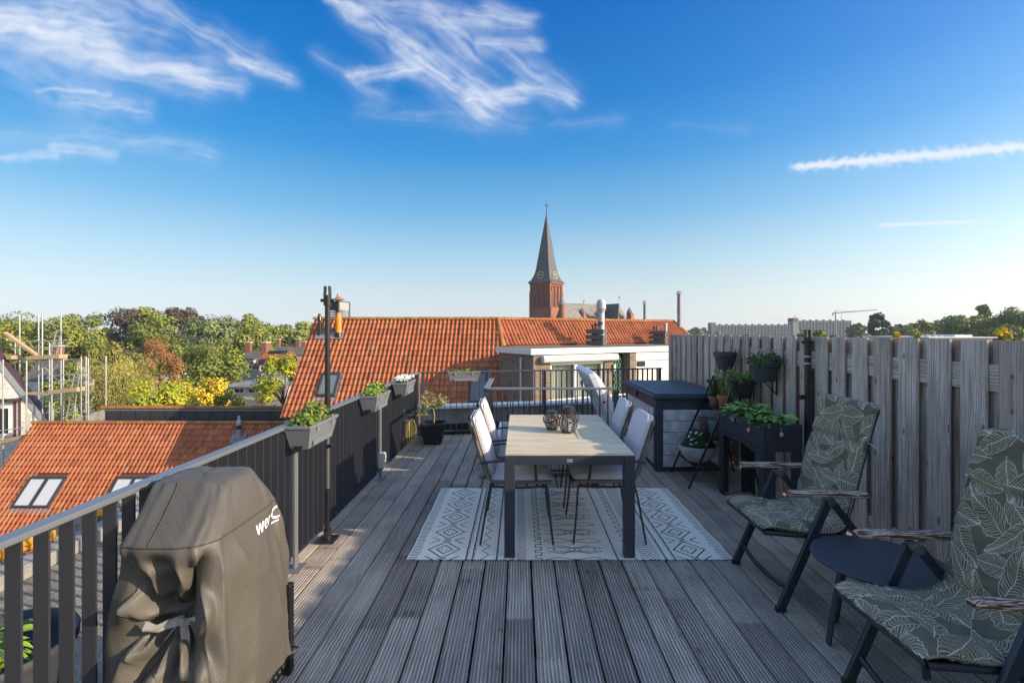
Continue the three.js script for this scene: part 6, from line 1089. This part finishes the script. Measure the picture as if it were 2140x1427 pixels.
// ---------------------------------------------------------------- houses between the trees
function farHouse(label, u0, u1, vr, ve, d, o = {}) { // front faces the terrace; ridge runs along x
  const t = thing('far_house', label, 'house'), k = d / FOC, X = (u) => (u - CU) * k, Y = (v) => EYE - (v - CV) * k, x0 = X(u0), x1 = X(u1), yr = Y(vr), ye = Y(ve), run = (yr - ye) * (o.flat || 1.1), z = -d;
  mesh('wall', triUV(span(x0 + 0.3, x1 - 0.3, GROUND, ye, z - 2 * run + 0.3, z - 0.3)), o.wall || M.brickRed, t);
  const rf = mesh('roof', poly([V3(x0, yr, z - run), V3(x0, ye, z), V3(x1, ye, z), V3(x1, yr, z - run)], 0.15, V3(0, 0.7, 0.7)), o.roof || M.roofGrey, t);
  mesh('back_slope', poly([V3(x0, yr, z - run), V3(x1, yr, z - run), V3(x1, ye, z - 2 * run), V3(x0, ye, z - 2 * run)], 0.15, V3(0, 0.7, -0.7)), o.roof || M.roofGrey, t);
  for (const x of [x0 + 0.35, x1 - 0.35]) mesh('gable', poly([V3(x, ye, z - 0.3), V3(x, yr - 0.2, z - run), V3(x, ye, z - 2 * run + 0.3)], 0.2, V3(1, 0, 0)), o.wall || M.brickRed, t);
  for (const f of o.chimneys || []) { const x = lerp(x0, x1, f); const c = mesh('chimney', span(x - 0.45, x + 0.45, yr - 0.8, yr + 1.5, z - run - 0.5, z - run + 0.4), M.brickRed, t); mesh('chimney_cap', span(x - 0.55, x + 0.55, yr + 1.5, yr + 1.7, z - run - 0.6, z - run + 0.5), M.render, c); }
  for (const [a, b, c0, c1, m] of o.onRoof || []) { const on = (f, g) => V3(lerp(x0, x1, f), lerp(yr, ye, g) + 0.12, z - run + run * g + 0.08); mesh('solar_panel', poly([on(a, c0), on(a, c1), on(b, c1), on(b, c0)], 0.06, V3(0, 0.7, 0.7)), m || M.solar, t); }
  for (const f of o.dormers || []) { const x = lerp(x0, x1, f), g = new THREE.Group(); g.name = 'dormer'; t.add(g); const y = lerp(yr, ye, 0.7); mesh('dormer_wall', span(x - 1, x + 1, y - 1.6, y + 0.5, z - run * 0.6, z - run * 0.2 + 0.6), M.render, g); mesh('dormer_roof', span(x - 1.2, x + 1.2, y + 0.5, y + 0.75, z - run * 0.7, z - run * 0.2 + 0.8), M.roofGrey, g); mesh('pane', [span(x - 0.7, x - 0.08, y - 0.9, y + 0.2, z - run * 0.2 + 0.6, z - run * 0.2 + 0.64), span(x + 0.08, x + 0.7, y - 0.9, y + 0.2, z - run * 0.2 + 0.6, z - run * 0.2 + 0.64)], M.glass, g); }
  for (const [a, b, c0, c1] of o.windows || []) { const g = new THREE.Group(); g.name = 'window'; t.add(g); const xa = lerp(x0, x1, a), xb = lerp(x0, x1, b), ya = Y(c1), yb = Y(c0), zf = z - 0.3; mesh('frame', [span(xa - 0.15, xa, ya - 0.15, yb + 0.15, zf + 0.005, zf + 0.12), span(xb, xb + 0.15, ya - 0.15, yb + 0.15, zf + 0.005, zf + 0.12), span(xa, xb, yb, yb + 0.15, zf + 0.005, zf + 0.12), span(xa, xb, ya - 0.15, ya, zf + 0.005, zf + 0.12)], M.white, g); mesh('pane', span(xa, xb, ya, yb, zf + 0.005, zf + 0.05), M.glass, g); }
  return t;
}
farHouse('house with grey tiled roof, white dormer and two end chimneys between the trees', 495, 541, 734, 768, 92, { chimneys: [0.08, 0.95], dormers: [0.45], wall: M.render });
farHouse('house with orange roof, dark solar panels and a white window row between the trees', 536, 600, 735, 762, 88, { roof: M.tile[1], onRoof: [[0.2, 0.8, 0.0, 0.22], [0.05, 0.9, 0.62, 0.98]], windows: [[0.1, 0.2, 766, 774], [0.24, 0.36, 766, 774], [0.42, 0.55, 766, 774], [0.6, 0.72, 766, 774], [0.16, 0.4, 783, 792]], chimneys: [0.02] });
farHouse('house with a wide grey roof and chimneys behind the orange-roofed house', 552, 632, 724, 742, 112, { chimneys: [0.18, 0.72], wall: M.render, flat: 1.6 });
farHouse('house with a grey hip roof and chimney farthest behind the solar panels', 600, 668, 728, 748, 120, { chimneys: [0.3], wall: M.render, flat: 1.6 });
farHouse('grey roofed house with a pale chimney half hidden behind the scaffold', 40, 125, 752, 795, 60, { chimneys: [0.4], wall: M.render });
farHouse('red roofed house with a pale gable peeping out below the brown tree', 300, 372, 752, 782, 96, { roof: M.tile[3], chimneys: [0.5], wall: M.white });
{
  const d = 62, k = d / FOC, X = (u) => (u - CU) * k, Y = (v) => EYE - (v - CV) * k, t = thing('flat_roof_building', 'low building with a pale flat roof, vents and a window strip among the trees', 'building');
  mesh('wall', triUV(span(X(470), X(600), GROUND, Y(808), -d - 16, -d)), M.render, t);
  mesh('roof_slab', triUV(span(X(462), X(606), Y(808), Y(805), -d - 17, -d + 1)), M.flatGrey, t);
  for (const [a, b] of [[490, 500], [502, 509], [520, 532], [536, 552], [556, 572]]) { const g = new THREE.Group(); g.name = 'window'; t.add(g); mesh('frame', span(X(a) - 0.08, X(b) + 0.08, Y(820) - 0.08, Y(813) + 0.08, -d, -d + 0.08), M.white, g); mesh('pane', span(X(a), X(b), Y(820), Y(813), -d + 0.08, -d + 0.1), M.glass, g); }
  for (const [u, z, s] of [[503, -8, 0.8], [512, -5, 0.6], [541, -6, 1.0], [560, -10, 0.7], [528, -2, 0.4]]) mesh('roof_unit', span(X(u) - s, X(u) + s, Y(805), Y(805) + s, -d + z - s, -d + z + s), M.zinc, t);
  mesh('lower_roof', triUV(span(X(490), X(590), Y(835) - 0.3, Y(835), -d + 0.01, -d + 9)), M.roofGrey, t);
}
// ---------------------------------------------------------------- far slab block and crane
{
  const d = 620, k = d / FOC, t = thing('apartment_block', 'long grey apartment block on the horizon with stair towers', 'apartment block'), X = (u) => (u - CU) * k, Y = (v) => EYE - (v - CV) * k;
  for (const [u0, u1, v0, n] of [[1490, 1656, 679, 24], [1667, 1778, 670, 16]]) {
    const x0 = X(u0), x1 = X(u1), y1 = Y(v0);
    mesh('slab', span(x0, x1, GROUND, y1, -d - 12, -d), M.block, t);
    for (let f = 0; f < 7; f++) { const y = y1 - 1.2 - f * 2.9; if (y < -8) break; mesh('balcony_band', span(x0, x1, y - 1.1, y, -d, -d + 1.2), M.blockPale, t); }
    for (let i = 0; i <= n; i++) { const x = lerp(x0, x1, i / n); mesh('fin', span(x - 0.25, x + 0.25, GROUND, y1, -d + 0.01, -d + 1.6), M.blockPale, t); if (i < n && i % 2 === 0) mesh('roof_stack', span(x + 1, x + 3.4, y1, y1 + 1.3, -d - 6, -d - 3), M.brickRed, t); }
  }
  mesh('stair_tower', span(X(1486), X(1495), GROUND, Y(674), -d - 10, -d + 2), M.block, t); mesh('stair_tower', span(X(1656), X(1667), GROUND, Y(665), -d - 10, -d + 2), M.blockPale, t); mesh('tower_head', span(X(1656), X(1667), Y(672), Y(664.5), -d - 10.2, -d + 2.2), M.brickRed, t);
  for (const u of [1660, 1663, 1759]) mesh('mast', rod(V3(X(u), Y(668), -d), V3(X(u), Y(u > 1700 ? 658 : 659), -d), 0.35, 0.2, 5), M.block, t);
}
{
  const d = 560, t = thing('tower_crane', 'slender tower crane with a long level jib beyond the apartment block', 'crane');
  const P = (u, v) => at(u, v, d), R = (a, b, c, e, r0 = 0.35) => rod(P(a, b), P(c, e), r0, r0, 5);
  mesh('mast', [rod(P(1747, 655).setY(GROUND), P(1747, 652), 0.8, 0.8, 4)], M.crane, t);
  const jib = [R(1741, 655, 1834, 647.5), R(1741, 653.5, 1834, 647)]; for (let k = 0; k < 14; k++) { const a = lerp(1748, 1830, k / 14), b = lerp(1748, 1830, (k + 1) / 14); jib.push(R(a, lerp(654.3, 648, k / 14), b, lerp(652.8, 647, (k + 1) / 14), 0.2)); }
  mesh('jib', jib, M.crane, t); mesh('apex', [R(1747, 654, 1749, 648), R(1749, 648, 1742, 654, 0.15), R(1749, 648, 1790, 650.5, 0.12)], M.crane, t); mesh('counter_weight', R(1741.5, 655, 1741.5, 659, 0.9), M.crane, t);
}
// ---------------------------------------------------------------- trees
const TONES0 = { green: [[0.12, 0.15, 0.02], [0.16, 0.185, 0.022], [0.09, 0.12, 0.018]], copper: [[0.055, 0.038, 0.026], [0.07, 0.045, 0.03], [0.045, 0.04, 0.024]], brown: [[0.26, 0.13, 0.035], [0.3, 0.16, 0.045], [0.2, 0.1, 0.03]], willow: [[0.19, 0.19, 0.04], [0.24, 0.22, 0.05], [0.14, 0.14, 0.03]], yellow: [[0.5, 0.38, 0.015], [0.58, 0.45, 0.02], [0.38, 0.32, 0.02]], lime: [[0.26, 0.29, 0.015], [0.34, 0.33, 0.016], [0.18, 0.22, 0.015]], grey: [[0.1, 0.14, 0.05], [0.13, 0.17, 0.06], [0.07, 0.1, 0.035]], pine: [[0.03, 0.055, 0.025], [0.04, 0.07, 0.03]] };
const TONES = Object.fromEntries(Object.entries(TONES0).map(([k, v]) => [k, v.map((c) => c.map((x, i) => x * (i === 0 ? 1.35 : 1.25)))]));
let treeSeed = 900;
function tree(name, label, u, vTop, hw, vBot, d, tone, o = {}) {
  if (u < 700 && vTop < 690) { vTop -= 5; hw *= 1.12; }
  const k = d / FOC, c = at(u, (vTop + vBot) / 2, d), rx = hw * k, ry = (vBot - vTop) / 2 * k, rz = rx * (o.deep || 0.9), seed = treeSeed++;
  const t = thing(name, label, 'tree', [c.x, GROUND, c.z], 0, o.group), cy = c.y - GROUND;
  const r = rng(seed), clumps = [], nC = o.clumps || 26;
  for (let i = 0; i < nC; i++) { // clump centres through the crown, more towards its skin
    let x, y, z, q; do { x = r() * 2 - 1; y = r() * 2 - 1; z = r() * 2 - 1; q = x * x + y * y + z * z; } while (q > 1 || q < 0.12);
    const f = Math.pow(q, -0.2) * (0.78 + 0.14 * r()); let w = 1;
    if (o.shape === 'poplar') w = 1 - 0.55 * Math.abs(y);
    if (o.shape === 'cone') w = Math.max(0.12, (1 - y) / 2 * 1.1);
    clumps.push([x * f * w * rx, y * f * ry, z * f * w * rz, (0.24 + 0.17 * r()) * Math.min(rx, ry * 1.2) * (o.shape === 'poplar' ? 1.7 : o.shape ? 0.8 : 1), tone.map((q2) => { const m = 0.8 + 0.45 * r(); return q2.map((v) => v * m); })[Math.floor(r() * tone.length)]]);
  }
  const area = Math.PI * hw * (vBot - vTop) / 2, size = (o.leaf || 5.2) * k, n = Math.round(clamp(area / 9 * 4.4 * (o.dense || 1), 2600, 15000));
  const g = leafCloud(n, (q, i) => {
    const cl = clumps[i % nC]; let x = q() * 2 - 1, y = q() * 2 - 1, z = q() * 2 - 1, l = Math.hypot(x, y, z) || 1; const rad = cl[3] * (0.55 + 0.5 * Math.sqrt(q())); x /= l; y /= l; z /= l;
    if (o.shape === 'weeping') return [cl[0] + x * rad, cy + cl[1] + y * rad * 1.9, cl[2] + z * rad, x, y * 0.3, z, x * 0.15, -1, z * 0.15];
    return [cl[0] + x * rad, cy + cl[1] + y * rad * 0.8, cl[2] + z * rad, x + cl[0] / rx * 0.4, y + 0.35, z + cl[2] / rz * 0.4];
  }, size, tone, seed, o.shape === 'weeping' ? [0.3, 1.4] : [0.75, 1]);
  // each clump has its own tone
  const col = g.attributes.color.array; for (let i = 0; i < n; i++) { const cc = clumps[i % nC][4], j = i * 18, f = 0.75 + 0.5 * ((col[j] / (tone[0][0] * 1.1)) % 1); for (let q = 0; q < 18; q += 3) { col[j + q] = cc[0] * f; col[j + q + 1] = cc[1] * f; col[j + q + 2] = cc[2] * f; } }
  mesh('crown', g, M.treeLeaf, t);
  const tr = [rod(V3(0, 0, 0), V3(0, cy + ry * 0.1, 0), 0.03 * ry + 0.12, 0.08, 7)]; for (let i = 0; i < 6; i++) { const cl = clumps[i]; tr.push(rod(V3(0, Math.max(0.2, cy - ry * (0.7 - 0.1 * i)), 0), V3(cl[0] * 0.8, cy + cl[1] * 0.8, cl[2] * 0.8), 0.09, 0.03, 5)); }
  mesh('trunk', tr, M.bark, t);
  return t;
}
const GL = 'trees between the scaffold and the tall orange roof', GR = 'trees showing above the wooden fence';
// back row on the skyline, left to right
tree('broadleaf_tree', 'big green tree behind the scaffold top', 75, 642, 72, 790, 85, TONES.green, { group: GL, clumps: 36 });
tree('broadleaf_tree', 'mid green tree at the skyline beside the leaning scaffold plank', 5, 660, 50, 800, 92, TONES.green, { group: GL });
tree('broadleaf_tree', 'rounded green tree on the skyline between the scaffold and the copper beech', 175, 648, 50, 780, 120, TONES.green, { group: GL });
tree('copper_beech', 'dark purple-brown copper beech on the skyline, larger of the two', 262, 643, 46, 770, 125, TONES.copper, { group: GL });
tree('copper_beech', 'purple-brown copper beech on the skyline next to the grey-green tree', 378, 640, 38, 760, 126, TONES.copper, { group: GL });
tree('broadleaf_tree', 'green tree between the two copper beeches', 318, 647, 52, 790, 118, TONES.green, { group: GL, clumps: 34 });
tree('broadleaf_tree', 'tall grey-green tree right of the copper beeches on the skyline', 440, 650, 58, 800, 112, TONES.grey, { group: GL, clumps: 34 });
tree('broadleaf_tree', 'olive green tree on the skyline above the far houses', 505, 655, 46, 780, 130, TONES.green, { group: GL });
tree('broadleaf_tree', 'broad green tree on the skyline above the solar panels', 560, 662, 50, 770, 135, TONES.green, { group: GL });
tree('broadleaf_tree', 'green tree on the skyline next to the tall orange roof verge', 618, 668, 46, 770, 138, TONES.green, { group: GL });
tree('broadleaf_tree', 'green tree on the skyline partly behind the dark pole', 668, 674, 40, 770, 140, TONES.green, { group: GL });
// middle and front rows
tree('broadleaf_tree', 'olive bushy tree below the skyline trees beside the ladder', 170, 685, 48, 800, 90, TONES.green, { group: GL });
tree('broadleaf_tree', 'green tree below the copper beeches above the brown tree', 335, 682, 44, 790, 85, TONES.green, { group: GL });
tree('broadleaf_tree', 'olive tree left of the brown tree in the middle row', 250, 712, 48, 840, 78, TONES.willow, { group: GL });
tree('broadleaf_tree', 'large yellow-green rounded tree left of the far houses', 440, 708, 76, 850, 72, TONES.green, { group: GL, clumps: 40 });
tree('broadleaf_tree', 'green bushy tree above the far grey roof', 525, 688, 40, 770, 105, TONES.green, { group: GL });
tree('autumn_tree', 'russet brown autumn tree with fine twigs', 334, 698, 42, 815, 66, TONES.brown, { group: GL, leaf: 3.2 });
tree('autumn_tree', 'small russet brown tree below the larger russet one', 370, 778, 24, 840, 58, TONES.brown, { group: GL, leaf: 3.2 });
tree('birch_tree', 'drooping pale olive birch right of the scaffold', 220, 738, 66, 900, 50, TONES.willow, { group: GL, shape: 'weeping', clumps: 46, leaf: 4 });
tree('birch_tree', 'drooping olive birch in front of the russet tree', 280, 745, 44, 880, 54, TONES.willow, { group: GL, shape: 'weeping', clumps: 34, leaf: 4 });
tree('broadleaf_tree', 'yellow-green maple just above the dark flat-roof box', 335, 790, 66, 890, 46, TONES.lime, { group: GL, clumps: 34 });
tree('maple_tree', 'golden yellow maple beside the low flat-roofed building', 440, 785, 42, 880, 52, TONES.yellow, { group: GL, dense: 0.6 });
tree('broadleaf_tree', 'green tree under the golden maple beside the flat-roofed building', 475, 815, 38, 890, 48, TONES.green, { group: GL });
tree('broadleaf_tree', 'yellow-green tree leaning on the tall orange roof verge', 590, 738, 52, 880, 44, TONES.lime, { group: GL, clumps: 36, dense: 0.9 });
tree('broadleaf_tree', 'green tree inside the scaffold above the white gable', 140, 745, 44, 880, 58, TONES.green, { group: GL });
tree('broadleaf_tree', 'shrubby tree low behind the scaffold foot', 115, 840, 40, 920, 40, TONES.green, { group: GL });
// right of the fence
tree('pine_tree', 'tall dark pine standing alone beside the apartment block', 1833, 654, 20, 712, 230, TONES.pine, { group: GR, clumps: 20 });
tree('broadleaf_tree', 'hazy green tree between the block and the pine', 1790, 676, 16, 712, 300, TONES.grey, { group: GR });
for (const [u, v, hw, d, tn, l] of [[1880, 676, 30, 240, 'grey', 'rounded green tree right of the pine'], [1925, 669, 26, 245, 'green', 'green tree with a flat top right of the pine'], [1965, 667, 28, 250, 'green', 'dense green tree in the row above the fence'], [2005, 656, 34, 210, 'green', 'big green tree below the slim poplar'], [2045, 662, 34, 215, 'green', 'green rounded tree in front of the slim poplar'], [2075, 662, 30, 190, 'green', 'low round green tree right of the poplar foot'], [2120, 640, 42, 185, 'green', 'tall green tree at the end of the row'], [2160, 655, 36, 180, 'green', 'green tree rising beyond the last fence boards'], [1905, 688, 34, 200, 'green', 'low green tree above the yellow leaves'], [2105, 680, 26, 170, 'green', 'low green tree behind the golden maple']]) tree('broadleaf_tree', l, u, v, hw, 722, d, TONES[tn], { group: GR });
tree('poplar_tree', 'slim poplar sticking out of the tree row', 2056, 634, 11, 700, 240, TONES.green, { group: GR, shape: 'poplar', clumps: 16 });
tree('maple_tree', 'golden yellow maple top peeping over the fence', 2096, 682, 17, 740, 60, TONES.yellow, { group: GR, clumps: 14 });
tree('maple_tree', 'small orange-yellow tree top peeping over the fence by the pine', 1880, 690, 14, 740, 60, TONES.yellow, { group: GR, clumps: 9, dense: 0.6 });
tree('maple_tree', 'small yellow tree top peeping over the fence beside the orange one', 1918, 698, 9, 740, 60, TONES.yellow, { group: GR, clumps: 7, dense: 0.6 });
tree('broadleaf_tree', 'bright green bush top peeping over the fence below the block', 1725, 692, 28, 740, 90, TONES.green, { group: GR, clumps: 14 });
tree('broadleaf_tree', 'green bush top peeping over the fence beside the black pole', 1665, 694, 20, 740, 95, TONES.green, { group: GR, clumps: 12 });
tree('autumn_tree', 'rust red bush top peeping over the fence before the block', 1566, 690, 10, 740, 70, TONES.brown, { group: GR, clumps: 9 });
tree('broadleaf_tree', 'grey-green tree at the horizon beside the tall flue', 1455, 688, 22, 720, 420, TONES.grey, { group: GR });
{
  const d = 82, k = d / FOC, X = (u) => (u - CU) * k, Y = (v) => EYE - (v - CV) * k, t = thing('flat_roof_building', 'pale flat roofs with vents just visible over the fence below the tree row', 'building');
  mesh('wall', span(X(1940), X(2075), GROUND, Y(706), -d - 14, -d), M.render, t); mesh('roof_slab', span(X(1936), X(2079), Y(706), Y(704), -d - 15, -d + 0.6), M.white, t);
  mesh('upper_storey', span(X(2030), X(2068), Y(704), Y(700), -d - 10, -d - 3), M.white, t);
  for (const u of [1955, 1968, 1985, 2000, 2012]) mesh('roof_unit', span(X(u) - 0.3, X(u) + 0.3, Y(704), Y(702), -d - 5, -d - 4), M.zinc, t);
}
// far woods that read as one mass on the horizon
{
  const r = rng(71), parts = [];
  const g = leafCloud(16000, (q) => { const az = lerp(-0.85, 0.86, q()), d = 640 + 420 * q(), h = 7 + 7 * n2(az * 26, 3) + 3 * n2(az * 90, 9); return [Math.sin(az) * d * 1.25, GROUND + q() * h * 1.1, -Math.cos(az) * d, 0, 0.6, 0.7]; }, 6.5, [[0.07, 0.1, 0.04], [0.09, 0.12, 0.05], [0.055, 0.08, 0.03]], 72, [0.8, 1]);
  const o = stuff(mesh('distant_woods', g, M.treeLeaf)); o.userData.label = 'far line of hazy woods along the horizon'; o.userData.category = 'woods';
}
scene.fog = new THREE.FogExp2(new THREE.Color().setRGB(0.7, 0.76, 0.82), 0.00022);
renderer.render(scene, camera);
